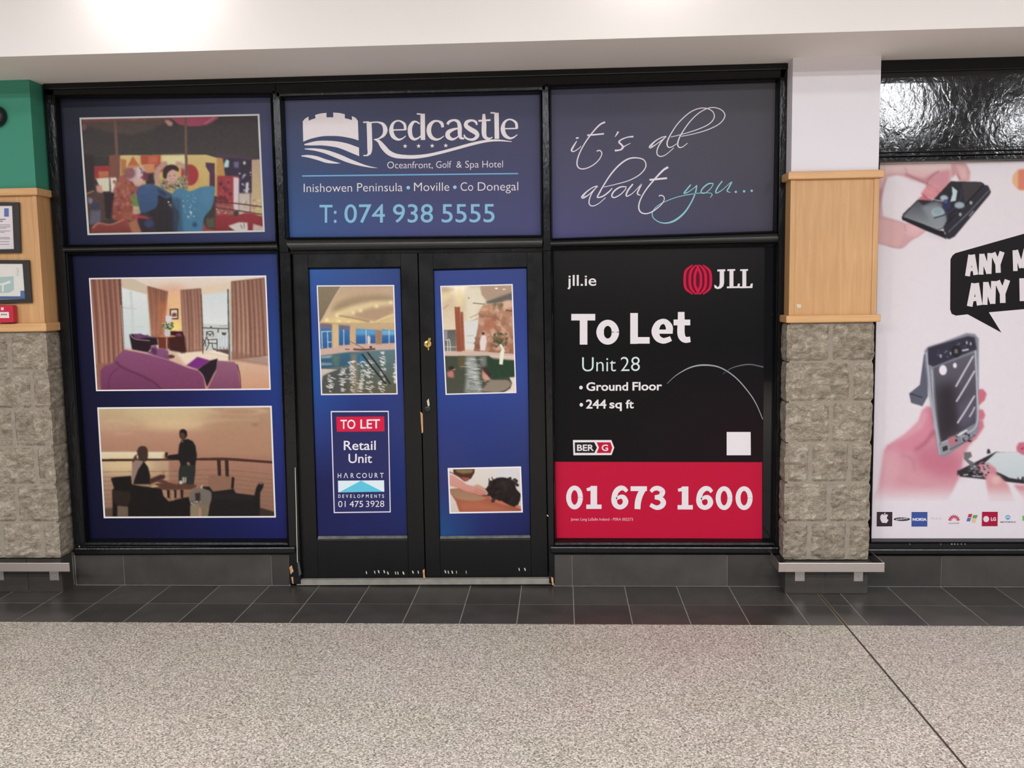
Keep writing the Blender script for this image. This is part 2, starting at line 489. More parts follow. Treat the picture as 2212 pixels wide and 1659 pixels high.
        fc = np.stack([I, I+W, I+W+1, I+1], 1).astype(np.int32)
        me = bpy.data.meshes.new(name); me.vertices.add(len(co)); me.vertices.foreach_set('co', co.astype(np.float32).ravel())
        me.loops.add(fc.size); me.loops.foreach_set('vertex_index', fc.ravel())
        me.polygons.add(len(fc)); me.polygons.foreach_set('loop_start', np.arange(0, fc.size, 4, dtype=np.int32))
        me.update(calc_edges=True); setcol(me, c)
        ob = link(name, me, M_PRINT, parent)
        if label: ob['label'] = label
        return ob
def border(name, quad, w_, Y, parent, rgb=(232, 224, 224), w2=None):
    """white printed rim round a photograph, drawn as a ring"""
    c = np.mean(np.array(quad, float), 0); out = [np.array(p, float) for p in quad]
    inn = [p-np.sign(p-c)*np.array([w_, w_]) for p in out]
    polys = [([out[i], out[(i+1) % 4], inn[(i+1) % 4], inn[i]], rgb) for i in range(4)]
    return flat(name, polys, Y, parent), [tuple(p) for p in inn]

# ================================================================ SETTING
def struct(name, me, mat, parent=None, bevel=0):
    o = link(name, me, mat, parent, bevel)
    if not parent: o['kind'] = 'structure'
    return o
YF, YG = D-.005, D+.035                  # frame face, glass face
ZS = 2.868                               # underside of the bulkhead
YB = 4.55                                # bulkhead face
TW = .2937; X0 = -.2404; Y1 = D-.3034; Y2 = Y1-.2937
GJ = 1.405                               # movement joint

floor = struct('floor', box(-6.5, 7.5, -6, D+.35, -.08, -.0015), M_GGROUT)
gr = link('slate_grout_bed', box(-6.5, 7.5, Y2-.001, D+.30, -.02, -.0012), M_GROUT, floor)
def clip(poly, a, b, c):
    """keep a*x+b*y<=c"""
    out = []
    for i in range(len(poly)):
        p, r = poly[i], poly[(i+1) % len(poly)]; dp, dr = a*p[0]+b*p[1]-c, a*r[0]+b*r[1]-c
        if dp <= 0: out.append(p)
        if dp*dr < 0:
            t = dp/(dp-dr); out.append((p[0]+(r[0]-p[0])*t, p[1]+(r[1]-p[1])*t))
    return out
def floor_tile(poly, mat, top=0.0):
    if len(poly) < 3: return
    ar = abs(sum(poly[i][0]*poly[(i+1) % len(poly)][1]-poly[(i+1) % len(poly)][0]*poly[i][1] for i in range(len(poly))))/2
    if ar < .0006: return
    cx = sum(p[0] for p in poly)/len(poly); cy = sum(p[1] for p in poly)/len(poly)
    me = prism([(p[0]-cx, p[1]-cy) for p in poly], top-.012, top)
    o = link('tile', me, mat); o.parent = floor; o.location = (cx, cy, 0)
    return o
g_ = .0028
for n in range(-13, 12):
    xa, xb = X0+n*TW+g_, X0+(n+1)*TW-g_
    for ya, yb in ((Y1+g_, D+.10), (Y2+.0005, Y1-g_)):
        pl = [(xa, ya), (xb, ya), (xb, yb), (xa, yb)]
        for part in ((clip(pl, 1, 0, GJ-.011), clip(pl, -1, 0, -GJ-.011))):
            floor_tile(part, M_SLATE, random.uniform(-.0003, .0003))
s2 = math.sqrt(2)/2; S = .3; gg = .0011
nt = 0
for i in range(-14, 18):
    for j in range(-8, 26):
        # u = (x+y)/sqrt2, v = (y-x)/sqrt2
        u0 = 2.35*s2+i*S; v0 = 2.35*s2+j*S
        cs = [(u0+gg, v0+gg), (u0+S-gg, v0+gg), (u0+S-gg, v0+S-gg), (u0+gg, v0+S-gg)]
        pl = [((u-v)*s2, (u+v)*s2) for u, v in cs]
        cxm = sum(p[0] for p in pl)/4; cym = sum(p[1] for p in pl)/4
        lim_l = -.2-cym*.72; lim_r = .35+cym*.62
        if cym > Y2+.25 or cym < 2.75 or cxm < lim_l-.35 or cxm > lim_r+.3: continue
        pl = clip(pl, 0, 1, Y2-.001)
        for part in (clip(pl, 1, 0, GJ-.005), clip(pl, -1, 0, -GJ-.005)):
            if len(part) > 2 and floor_tile(part, M_GRAN): nt += 1
# plain granite where the tiles are out of the photograph
link('granite_slab', box(-6.5, 7.5, -6, 2.70, -.012, 0), M_GRAN, floor)
# movement joint: brass-grey strip with a dark seam
link('joint_strip', box(GJ-.0105, GJ-.0055, Y2, D-.02, -.01, .0004), plain('joint_metal', (150, 140, 112), .4, .6), floor)
link('joint_strip', box(GJ+.0055, GJ+.0105, Y2, D-.02, -.01, .0004), bpy.data.materials['joint_metal'], floor)
link('joint_seam', box(GJ-.0055, GJ+.0055, -6, D-.02, -.01, -.0006), plain('joint_rubber', (60, 50, 44), .8), floor)

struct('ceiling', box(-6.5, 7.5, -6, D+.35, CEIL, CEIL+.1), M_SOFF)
struct('wall_back', box(-6.5, 7.5, -6.2, -6, 0, CEIL), M_BACK)
bulk = struct('wall_upper', box(-6.5, 7.5, YB, D+.35, ZS, CEIL), M_BULK)
struct('wall_front', box(-6.5, 7.5, D+.2, D+.35, 0, ZS), M_RUBBER)

# tiled plinths under the windows
def plinth(name, xs, z1, Y, mat=M_SLATE, side=None):
    """xs: joint X positions"""
    root = struct(name, box(xs[0]-.004, xs[-1]+.004, Y+.004, Y+.12, 0, z1-.004), M_GROUT)
    for a, b in zip(xs[:-1], xs[1:]):
        me = box(-(b-a)/2+.0018, (b-a)/2-.0018, 0, .012, .004, z1)
        o = link('tile', me, M_SLATE, None, .0015, 1); o.parent = root; o.location = ((a+b)/2, Y, 0)
    return root
Z = lambda x, y, Y=D: P(x, y, Y).z
X = lambda x, y, Y=D: P(x, y, Y).x
zp = Z(900, 1198)
plinth('baseboard_left', [X(163, 1232), X(267, 1232), X(586, 1232), X(624, 1232)], zp, D)
plinth('baseboard_middle', [X(1197, 1232), X(1236, 1232), X(1571, 1232), X(1700, 1232)], zp, D)
plinth('baseboard_right', [X(1860, 1232), X(2034, 1232), X(2340, 1232), X(2500, 1232)], Z(2050, 1201), D)
# threshold
th = struct('trim_1', hexa(q([(641, 1253), (1191, 1250), (1191, 1262), (641, 1264)], D-.002), .1), M_GROUT)

# ---------------------------------------------------------------- shopfront
WIN = {1: [(130, 214), (587, 211), (598, 520), (148, 528)], 2: [(615, 217), (1165, 204), (1168, 507), (626, 512)],
       3: [(1191, 194), (1675, 178), (1669, 498), (1194, 514)], 4: [(156, 552), (601, 547), (623, 1163), (195, 1163)],
       5: [(1195, 540), (1672, 531), (1665, 1163), (1202, 1163)], 6: [(1897, 351), (2480, 345), (2480, 1163), (1879, 1163)]}
OUT = {}
for k, qd in WIN.items():
    i = q(qd, YG); mb = .034 if k in (4, 5) else (.018 if k == 6 else .014); ms = .014
    OUT[k] = [Vector((i[0].x-ms, YF, i[0].z+ms)), Vector((i[1].x+ms, YF, i[1].z+ms)),
              Vector((i[2].x+ms, YF, i[2].z-mb)), Vector((i[3].x-ms, YF, i[3].z-mb))]
def ring(outer, inner, mids=None):
    loops = [outer]+(mids or [])+[inner]; v = [p for L in loops for p in L]; f = []
    for a in range(len(loops)-1):
        for i in range(4): j = (i+1) % 4; f.append((a*4+i, a*4+j, (a+1)*4+j, (a+1)*4+i))
    me = mesh(v, f)
    c = sum((Vector(p) for p in v), Vector())/len(v)
    return me
def window(k, mat=M_BLACK):
    w_ = empty(f'window_{k}', P(*WIN[k][3], YG)); w_['kind'] = 'structure'
    i = q(WIN[k], YG); o = OUT[k]
    front = [p+Vector((0, -.004, 0)) for p in o]
    rim = [o[a].lerp(i[a], .3) for a in range(4)]
    for a in range(4): rim[a].y = YF-.010
    rim2 = [o[a].lerp(i[a], .62) for a in range(4)]
    for a in range(4): rim2[a].y = YF-.004
    b = link('glazing_bead', ring(front, i, [rim, rim2]), mat, w_)
    g = [p+Vector((sx*.012, 0, sz*.012)) for p, (sx, sz) in zip(i, ((-1, 1), (1, 1), (1, -1), (-1, -1)))]
    link('pane', hexa([p+Vector((0, .0002, 0)) for p in g], .006), M_GLASS, w_)
    return w_
wins = {k: window(k) for k in WIN}

fr = empty('trim_2', (P(160, 1197).x, YF, 0)); fr['kind'] = 'structure'
def member(name, quad, depth=.07, bevel=.004, par=fr, mat=M_BLACK):
    return link(name, hexa(quad, depth), mat, par, bevel)
def V3(x, y, Y=YF): return P(x, y, Y)
O = OUT
# mullions from head to floor / transom
tl = lambda k: O[k][0]; tr = lambda k: O[k][1]; br = lambda k: O[k][2]; bl = lambda k: O[k][3]
member('jamb', [V3(92, 184), tl(1)+Vector((0, 0, .3)), bl(4)+Vector((0, 0, -.055)), V3(161, 1199)])
member('mullion', [tr(1)+Vector((0, 0, .02)), tl(2)+Vector((0, 0, .02)), V3(623, 545), V3(603, 545)])
member('mullion', [V3(603, 545), V3(626, 545), V3(650, 1262), V3(625, 1263)])
member('mullion', [tr(2)+Vector((0, 0, .02)), tl(3)+Vector((0, 0, .02)), V3(1193, 541), V3(1173, 541)])
member('mullion', [V3(1173, 541), V3(1193, 541), V3(1198, 1261), V3(1186, 1261)])
member('jamb', [tr(3)+Vector((0, 0, .3)), V3(1704, 132), V3(1692, 1198), br(5)+Vector((0, 0, -.055))])
def headpiece(yo):   # head in three lengths following the window tops
    zt = ZS
    a = [Vector((V3(92, 185).x, YF, zt)), Vector((V3(1704, 133).x, YF, zt))]
    return a
ha, hb = headpiece(0)
mid1 = (tr(1)+tl(2))/2; mid2 = (tr(2)+tl(3))/2
for (a, b, c_, d_) in ((ha, Vector((mid1.x, YF, ZS)), tr(1)+Vector((.02, 0, 0)), tl(1)-Vector((.05, 0, 0))),
                       (Vector((mid1.x, YF, ZS)), Vector((mid2.x, YF, ZS)), tr(2)+Vector((.02, 0, 0)), tl(2)-Vector((.02, 0, 0))),
                       (Vector((mid2.x, YF, ZS)), hb, tr(3)+Vector((.02, 0, 0)), tl(3)-Vector((.02, 0, 0)))):
    member('head', [a, b, c_, d_], bevel=.002)
hm = [Vector((ha.x+.01, YF-.014, ZS)), Vector((hb.x-.005, YF-.014, ZS)), Vector((hb.x-.005, YF-.014, ZS-.034)), Vector((ha.x+.01, YF-.014, ZS-.034))]
member('head_moulding', hm, .03, .006)
# transoms
member('transom', [bl(1), br(1), tr(4), tl(4)], bevel=.006)
member('transom', [bl(2), br(2), V3(1172, 534), V3(626, 541)], bevel=.006)
member('transom', [bl(3), br(3), tr(5), tl(5)], bevel=.006)
def half_round(name, a, b, a2, b2, bulge, mat, par, n=8):
    """moulding with a curved face between an upper edge a-b and a lower edge a2-b2"""
    v = []; f = []
    for k in range(n+1):
        t = k/n; d = Vector((0, -bulge*math.sin(pi*t)-.002, 0))
        v += [a.lerp(a2, t)+d, b.lerp(b2, t)+d]
    for k in range(n): f.append((2*k, 2*k+2, 2*k+3, 2*k+1))
    m_ = len(v); v += [a+Vector((0, .01, 0)), b+Vector((0, .01, 0)), a2+Vector((0, .01, 0)), b2+Vector((0, .01, 0))]
    f += [(m_, 0, 1, m_+1), (2*n, m_+2, m_+3, 2*n+1), tuple([2*k for k in range(n+1)]+[m_+2, m_]), tuple([2*k+1 for k in range(n, -1, -1)]+[m_+1, m_+3])]
    o = link(name, fixn(mesh(v, f)), mat, par); return o
dz = Vector((0, 0, .004))
half_round('transom_nosing', bl(1)-dz, br(1)-dz, tl(4)+dz, tr(4)+dz, .016, M_NOSE, fr)
half_round('transom_nosing', bl(2)-dz, br(2)-dz, V3(628, 540), V3(1170, 533), .016, M_NOSE, fr)
half_round('transom_nosing', bl(3)-dz, br(3)-dz, tl(5)+dz, tr(5)+dz, .016, M_NOSE, fr)
# bottom rails and sills
member('bottom_rail', [bl(4)-Vector((.0, 0, 0)), br(4), V3(634, 1198), V3(161, 1200)])
member('bottom_rail', [bl(5), br(5), V3(1692, 1197), V3(1189, 1197)])
member('sill', q([(157, 1184), (637, 1182), (637, 1197), (160, 1199)], D-.028), .05, .008)
member('sill', q([(1187, 1181), (1691, 1182), (1691, 1197), (1189, 1196)], D-.028), .05, .008)

# doors
YD = D+.028
def door(n, outer, inner, label):
    d = empty(f'door_{n}', P(*outer[3], YD)); d['kind'] = 'structure'
    o = q(outer, YD); i = q(inner, YD)
    def mem(nm, qd, **k): return link(nm, hexa(qd, .045), M_DOOR, d, .0025)
    zt, zb = i[0].z, i[3].z
    def lx(a, b, z): t = (z-b.z)/(a.z-b.z); return Vector((b.x+(a.x-b.x)*t, YD, z))
    mem('stile', [o[0], Vector((i[0].x, YD, o[0].z)), Vector((i[3].x, YD, o[3].z)), o[3]])
    mem('stile', [Vector((i[1].x, YD, o[1].z)), o[1], o[2], Vector((i[2].x, YD, o[2].z))])
    mem('top_rail', [Vector((i[0].x, YD, o[0].z)), Vector((i[1].x, YD, o[1].z)), i[1], i[0]])
    mem('bottom_rail', [i[3], i[2], Vector((i[2].x, YD, o[2].z)), Vector((i[3].x, YD, o[3].z))])
    gl = [Vector((p.x, YD+.016, p.z)) for p in i]
    gi = [p.lerp(sum(gl, Vector())/4, .012) for p in gl]
    link('glazing_bead', ring([p+Vector((0, -.001, 0)) for p in i], gi), M_DOOR, d)
    link('pane', hexa([p+Vector((0, .002, 0)) for p in gl], .006), M_GLASS, d)
    return d
ST1 = [(667, 580), (864, 578), (879, 1159), (686, 1160)]
ST2 = [(937, 583), (1137, 578), (1145, 1158), (951, 1160)]
def grow(qd, a, b=None):
    b = a if b is None else b
    return [(qd[0][0]-a, qd[0][1]-a), (qd[1][0]+a, qd[1][1]-a), (qd[2][0]+a, qd[2][1]+b), (qd[3][0]-a, qd[3][1]+b)]
d1 = door(1, [(631, 546), (901.5, 545), (918, 1252), (651, 1255)], grow(ST1, 1.5, 6), '')
d2 = door(2, [(903.5, 545), (1172, 541), (1184, 1249), (920, 1252)], grow(ST2, 1.5, 6), '')
link('bead_highlight', hexa(q([(687, 1158.5), (880, 1157.5), (880, 1163.5), (686, 1165)], YD+.0005), .01), M_BEADHI, d1, .001)  # added pale strips, the bottom beads' highlight as colour
link('bead_highlight', hexa(q([(951, 1158.5), (1145, 1156.5), (1146, 1162.5), (950, 1164.5)], YD+.0005), .01), M_BEADHI, d2, .001)
# door head shadow gap filler
member('door_stop', q([(626, 541), (1173, 534), (1173, 544), (626, 549)], D+.02), .06, .001)
# lock
c = P(924, 743, YD)
lk = link('lock_cylinder', lathe_y([(.0005, YD-.012), (.017, YD-.012), (.022, YD-.009), (.024, YD-.001), (.024, YD+.002)], c.x, c.z), M_BRASS, d2, smooth=True)
link('keyhole', box(c.x-.002, c.x+.002, YD-.0135, YD-.011, c.z-.010, c.z+.006), M_RUBBER, lk)
link('key_cover', hexa(q([(926, 729), (931, 731), (928, 742), (922, 740)], YD-.016), .006), M_BRASS, d2, .002)
link('key_cover_tip', hexa(q([(923, 750), (927, 750), (927, 757), (924, 757)], YD-.010), .008), M_BRASS, d2, .002)
pc = P(923, 884, YD)
link('worn_keyhole', lathe_y([(.0005, YD-.004), (.012, YD-.004), (.019, YD-.002), (.021, YD+.002)], pc.x, pc.z), M_RUBBER, d2, smooth=True)
def chip(quad, Y, par, mat=M_RAW, name='paint_chip'):
    return link(name, hexa(q(quad, Y), .002), mat, par)
chip([(908, 889), (913, 894), (914, 934), (911, 936)], YD-.0012, d2, M_RAW, 'worn_edge')
chip([(922, 866), (926, 861), (928, 874), (925, 883)], YD-.0012, d2, M_CHIP, 'worn_patch')
chip([(913, 1232), (917, 1229), (918, 1252), (915, 1252)], YD-.0014, d2, M_RAW, 'worn_edge')
chip([(637, 1010), (638.2, 1010), (643.2, 1215), (641.8, 1215)], YF-.0012, fr, M_CHIP, 'pale_sealant_line')
chip([(642, 1215), (646, 1213), (651, 1240), (646, 1245)], YF-.0012, fr, plain('dull_sealant', (70, 72, 66), .8), 'torn_sealant')
chip([(625, 1226), (630, 1221), (634, 1234), (628, 1241)], YF-.0012, fr, M_RAW, 'worn_corner')
chip([(629, 1247), (633, 1246), (634, 1261), (632, 1261)], YF-.0012, fr, M_RAW, 'worn_corner')
chip([(1190, 1246), (1195, 1248), (1196, 1264), (1193, 1264)], YF-.0012, fr, M_RAW, 'worn_corner')
chip([(169, 1186), (171, 1178), (175, 1186), (174, 1187)], YF-.0012, fr, M_RAW, 'worn_corner')
for x, yy, w_ in ((790, 1237, 3), (808, 1236, 3), (816, 1235, 4), (828, 1235, 4), (836, 1238, 4), (853, 1238, 3), (858, 1238, 3), (869, 1238, 5), (890, 1236, 4), (902, 1236, 3)):
    chip([(x, yy-3), (x+w_*.6, yy-3), (x+w_, yy+3), (x+w_*.4, yy+3)], YD-.0012, d1, M_CHIP)
for x, yy, w_ in ((960, 1235, 4), (967, 1236, 3), (975, 1236, 4), (985, 1236, 2), (1006, 1236, 2), (1120, 1230, 3), (1132, 1230, 4)):
    chip([(x, yy-3), (x+w_*.6, yy-3), (x+w_, yy+3), (x+w_*.4, yy+3)], YD-.0012, d2, M_CHIP)
for x, yy in ((1183, 1114),):
    chip([(x-2, yy-2), (x+1, yy-1), (x+2, yy+2), (x-1, yy+1)], YF-.0012, fr, M_CHIP)

# right-hand shopfront
fr2 = empty('trim_3', (P(1890, 1197).x, YF, 0)); fr2['kind'] = 'structure'
xl = X(1868, 300); xr = X(2500, 300)
def hb_(name, ya, yb, Y, depth=.04, bevel=.004, mat=M_BLACK, x0=xl, x1=xr):
    za, zb = Z(2056, ya, Y), Z(2056, yb, Y)
    return link(name, box(x0, x1, Y, Y+depth, zb, za), mat, fr2, bevel)
link('head_board', box(xl, xr, YF-.012, YF+.03, Z(2056, 153, YF), ZS), M_BLACK, fr2, .003)
hb_('fascia_board', 152, 322, YF+.006, .05, .002, M_HEAD)
hb_('fascia_moulding', 319, 327, YF-.012, .04, .004, M_HEAD)
hb_('fascia_moulding', 327.5, 335, YF-.020, .04, .004, M_HEAD)
hb_('fascia_moulding', 335.5, 347, YF-.010, .04, .005, M_HEAD)
hb_('bottom_rail', 1170, 1190, YF, .05, .003)
hb_('sill', 1186, 1199, D-.024, .05, .008)
for x, w_ in ((1964, 2), (2031, 2), (2053, 5), (2060, 4), (2067, 3), (2075, 3), (2083, 3)):
    chip([(x, 1172), (x+w_*.7, 1172), (x+w_, 1176), (x+w_*.3, 1176)], YF-.0012, fr2, M_CHIP)

# ================================================================ PILLARS
def rough_block(x0, x1, y0, y1, z0, z1, seed, cuts=(9, 3, 6), amp=.011, left=True, right=True):
    """rock-faced stone: dressed edges, bulging broken faces"""
    nx, ny, nz = cuts; bm = bmesh.new(); vd = {}
    cx, cy, cz = (x0+x1)/2, (y0+y1)/2, (z0+z1)/2
    def vert(i, j, k):
        if (i, j, k) in vd: return vd[i, j, k]
        u, v, w_ = i/nx, j/ny, k/nz
        p = Vector((x0+(x1-x0)*u, y0+(y1-y0)*v, z0+(z1-z0)*w_)); s_ = Vector((p.x*9+seed, p.y*9, p.z*9))
        n1 = noise.noise(s_*1.3)*.6+noise.noise(Vector((s_.x*3.4, s_.y*3.4, s_.z*5)))*.7
        eu = min(u, 1-u)*(x1-x0); ew = min(w_, 1-w_)*(z1-z0)
        d = Vector((0, 0, 0))
        if j == 0:
            k_ = min(1, min(eu if True else 1, ew)/.022); d.y -= k_*(amp*1.0+amp*1.5*n1)
        if i == 0 and left: d.x -= min(1, ew/.02)*(amp*.5+amp*.8*n1)
        if i == nx and right: d.x += min(1, ew/.02)*(amp*.5+amp*.8*n1)
        if k in (0, nz): d.z += (.0018 if k == 0 else -.0018)+.0012*n1
        if i == 0 and j == 0: d.y += .004
        if i == nx and j == 0: d.y += .004
        vd[i, j, k] = bm.verts.new(p+d-Vector((cx, cy, cz))); return vd[i, j, k]
    for i in range(nx):
        for k in range(nz):
            bm.faces.new([vert(i, 0, k), vert(i+1, 0, k), vert(i+1, 0, k+1), vert(i, 0, k+1)])
    for j in range(ny):
        for k in range(nz):
            bm.faces.new([vert(0, j+1, k), vert(0, j, k), vert(0, j, k+1), vert(0, j+1, k+1)])
            bm.faces.new([vert(nx, j, k), vert(nx, j+1, k), vert(nx, j+1, k+1), vert(nx, j, k+1)])
    for i in range(nx):
        for j in range(ny):
            bm.faces.new([vert(i, j, nz), vert(i+1, j, nz), vert(i+1, j+1, nz), vert(i, j+1, nz)])
            bm.faces.new([vert(i, j+1, 0), vert(i+1, j+1, 0), vert(i+1, j, 0), vert(i, j, 0)])
    me = bpy.data.meshes.new('stone_block'); bm.to_mesh(me); bm.free()
    return me, (cx, cy, cz)

YP = 5.035
zq = lambda x, y: P(x, y, YP).z
xq = lambda x, y: P(x, y, YP).x
def pillar(name, label, XL, XR, shaft_mat, zc, courses, zcap, left_open, jx):
    """zc: list of course heights top to bottom; courses: interior joint X per course; zcap: (cap1 top, cap1 bottom, cap2 top, cap2 bottom)"""
    root = empty(name, ((XL+XR)/2, YP, 0)); tag(root, label, 'pillar')
    yb = D+.10
    link('plaster_shaft', box(XL, XR, YP, yb, zcap[0]-.01, ZS), shaft_mat, root)
    # wood casing: framed posts round a recessed veneer panel
    a, b = XL-.004, XR+.004; yw = YP-.012; zt, zb = zcap[1]+.004, zcap[2]-.004
    pw = .028
    link('veneer_panel', box(a+.004, b-.004, yw+.006, yb, zb, zt), M_WOOD, root)
    if not left_open: link('paint_fleck', hexa([(xq(1720, 655), yw+.005, zq(1720, 656)), (xq(1730, 655), yw+.005, zq(1730, 658)), (xq(1729, 665), yw+.005, zq(1729, 665)), (xq(1722, 666), yw+.005, zq(1722, 665))], .002), M_CHIP, root)
    link('corner_post', box(a, a+pw, yw, YP+.05, zb, zt), M_WOOD, root, .002)
    link('corner_post', box(b-pw, b, yw, YP+.05, zb, zt), M_WOOD, root, .002)
    for zu, zl in ((zcap[0], zcap[1]), (zcap[2], zcap[3])):
        link('cap_moulding', box(a-.018, b+.018, yw-.022, yb-.01, zl, zu), M_TRIMW, root, .006)
    # stone
    ys = YP-.006
    link('mortar_core', box(XL+.006, XR-.010, ys+.003, yb, zc[-1]+.006, zcap[3]), M_MORTAR, root)
    sd = 1
    for r in range(len(zc)-1):
        xs = [XL-.004]+courses[r]+[XR-.006]
        for i in range(len(xs)-1):
            g1 = 0 if i == 0 else .0038; g2 = 0 if i == len(xs)-2 else .0038
            sd += 7.3
            me, c0 = rough_block(xs[i]+g1, xs[i+1]-g2, ys+.004, yb-.02, zc[r+1]+.002, zc[r]-.003, sd,
                                 (max(5, int((xs[i+1]-xs[i])/.018)), 3, 11), left=(i == 0), right=(i == len(xs)-2))
            o = link('stone_block', me, M_STONE); o.parent = root
            o.location = Vector(c0)-Vector(((XL+XR)/2, YP, 0))
    # tiled foot
    zf = zc[-1]-.004
    link('foot_core', box(XL+.004, XR-.004, YP+.006, yb, 0, zf-.003), M_GROUT, root)
    js = [XL]+jx+[XR]
    for p_, r_ in zip(js[:-1], js[1:]):
        o = link('tile', box(-(r_-p_)/2+.0015, (r_-p_)/2-.0015, -.006, .006, .003, zf), M_SLATE, None, .001, 1); o.parent = root
        o.location = ((p_+r_)/2-(XL+XR)/2, .006, 0)
    for sx in ((XL, -1), (XR, 1)):
        o = link('tile', box(-.005, .005, .0085, D-YP-.002, .003, zf), M_SLATE, None, .001, 1); o.parent = root
        o.location = (sx[0]-sx[1]*.005-(XL+XR)/2, 0, 0)
    return root
XLr = np.mean([xq(1715, 120), xq(1708, 395), xq(1701, 675), xq(1698, 1000), xq(1698, 1280)])
XRr = np.mean([xq(1902, 118), xq(1897, 390), xq(1890, 675), xq(1881, 1000), xq(1877, 1283)])
zcR = [zq(1790, y) for y in (697, 781, 868, 956, 1042, 1128, 1210)]
cR = [[xq(1794, 740)], [xq(1839, 820)], [xq(1794, 910)], [xq(1750, 1000), xq(1835, 1000)], [xq(1790, 1085)], [xq(1747, 1170), xq(1830, 1170)]]
pR = pillar('pillar', 'white topped pillar with oak casing and stone foot between the two shopfronts', XLr, XRr, M_PAINT, zcR, cR,
            (zq(1800, 370), zq(1800, 387), zq(1800, 680), zq(1800, 696)), False, [xq(1781, 1250)])
XRl = np.mean([xq(58, 171), xq(79, 405), xq(92, 690), xq(115, 900), xq(141, 1278)])
XLl = XRl-1.25
zcL = [zq(60, y) for y in (718, 800, 883, 965, 1047, 1128, 1206)]
cL = [[xq(-210, 760), xq(-60, 760), xq(21, 760)], [xq(-150, 840), xq(-40, 840), xq(70, 840)], [xq(-260, 920), xq(-110, 920), xq(30, 920)],
      [xq(-150, 1000), xq(-50, 1000), xq(80, 1000)], [xq(-240, 1090), xq(-110, 1090), xq(38, 1090)], [xq(-110, 1170), xq(6, 1170), xq(93, 1170)]]
pL = pillar('pillar', 'green topped pillar with oak casing and stone foot at the left edge', XLl, XRl, M_GREEN, zcL, cL,
            (zq(60, 407), zq(60, 423), zq(60, 698), zq(60, 716)), True, [xq(-200, 1250), xq(-80, 1250), xq(60, 1250)])

def rail(label, x0, x1, zt, zb, brs, left_ret=True, right_ret=True):
    r = empty('bumper_rail', ((x0+x1)/2, 4.935, zb)); tag(r, label, 'bumper rail')
    y0 = 4.935; t = .006
    link('front_bar', box(x0, x1, y0, y0+t, zb, zt), M_STEEL, r, .0015)
    if left_ret: link('side_bar', box(x0, x0+t, y0+t, D-.002, zb, zt), M_STEEL, r, .001)
    if right_ret: link('side_bar', box(x1-t, x1, y0+t, D-.002, zb, zt), M_STEEL, r, .001)
    for a, b in brs:
        zl = zb-.082
        v = link('bracket', box(a, b, YP-.003, YP+.0, zl, zb+.02), M_STEEL, r, .001)
        link('bracket_arm', box(a, b, y0+t, YP-.003, zb+.010, zb+.014), M_STEEL, r)
        link('screw', lathe_y([(.0005, YP-.006), (.005, YP-.0055), (.006, YP-.003)], (a+b)/2+.004, zl+.028, 12), M_STEEL, r)
    return r
p4 = lambda x, y: P(x, y, 4.935)
rail('steel bumper rail round the foot of the white topped pillar', p4(1682, 1225).x, p4(1911, 1225).x, p4(1800, 1216).z, p4(1800, 1236).z,
     [(xq(1717, 1250), xq(1738, 1250)), (xq(1844, 1250), xq(1864, 1250))])
rail('steel bumper rail along the foot of the green topped pillar', p4(-330, 1225).x, p4(150, 1225).x, p4(60, 1216).z, p4(60, 1235).z,
     [(xq(-140, 1250), xq(-118, 1250)), (xq(-14, 1250), xq(9, 1250)), (xq(108, 1250), xq(128, 1250))], left_ret=False, right_ret=False)

# ---------------------------------------------------------------- things on the green topped pillar
YW = YP-.013
def wall_frame(label, outer, inner, cells, extra):
    o = q(outer, YW-.014); r = empty('picture_frame', ((o[0].x+o[1].x)/2, YW, o[3].z)); tag(r, label, 'picture frame')
    i = q(inner, YW-.014)
    for nm, qd in (('frame_rail', [o[0], o[1], i[1], i[0]]), ('frame_rail', [i[3], i[2], o[2], o[3]]), ('frame_stile', [o[0], i[0], i[3], o[3]]), ('frame_stile', [i[1], o[1], o[2], i[2]])):
        link(nm, hexa(qd, .014), M_FRAMEB, r, .001)
    gradpanel('paper', inner, cells, YW-.006, r, 4, 4, M_PAPER)
    extra(r, YW-.0065)
    return r
def notice(r, Y):
    pol = [(rect(9, 450, 19, 468), (96, 112, 165))]
    for i, (yy, w_) in enumerate(((473, 12), (477, 6), (485, 22), (489, 22), (492, 14), (498, 22), (501, 10), (512, 20), (515, 22), (521, 20), (527, 20))):
        pol.append((rect(-60, yy, w_-(0), yy+1.6), (165, 155, 158) if i > 1 else (90, 84, 86)))
    flat('print', pol, Y, r, M_PAPER)
wall_frame('black frame holding a typed notice, above the floor plan', [(-95, 435), (40, 437), (44, 546), (-90, 548)], [(-82, 445), (26, 444), (30, 538), (-78, 540)],
           [[(225, 216, 216), (222, 213, 213)], [(216, 206, 206), (214, 204, 206)]], notice)
def plan(r, Y):
    pol = [(rect(-60, 640, 54, 646), (72, 96, 140)), ([(44, 628), (53, 628), (54, 642), (44, 642)], (84, 108, 150)),
           ([(-30, 600), (29, 597), (30, 626), (20, 632), (-30, 634)], (164, 184, 180)),
           ([(4, 612), (22, 606), (23, 611), (8, 616), (8, 630), (4, 630)], (212, 216, 210)), ([(-30, 611), (4, 612), (4, 616), (-30, 616)], (212, 216, 210))]
    for k in range(5): pol.append((rect(35+k % 2, 580+k*3.4, 40+k % 3, 581+k*3.4), (170, 170, 166)))
    flat('print', pol, Y, r, M_PAPER)
wall_frame('black frame holding a teal floor plan, above the fire alarm point', [(-105, 561), (62, 562), (68, 654), (-100, 656)], [(-92, 569), (48.5, 569.5), (54, 646), (-88, 648)],
           [[(216, 212, 204), (216, 212, 204)], [(212, 210, 202), (212, 210, 202)]], plan)
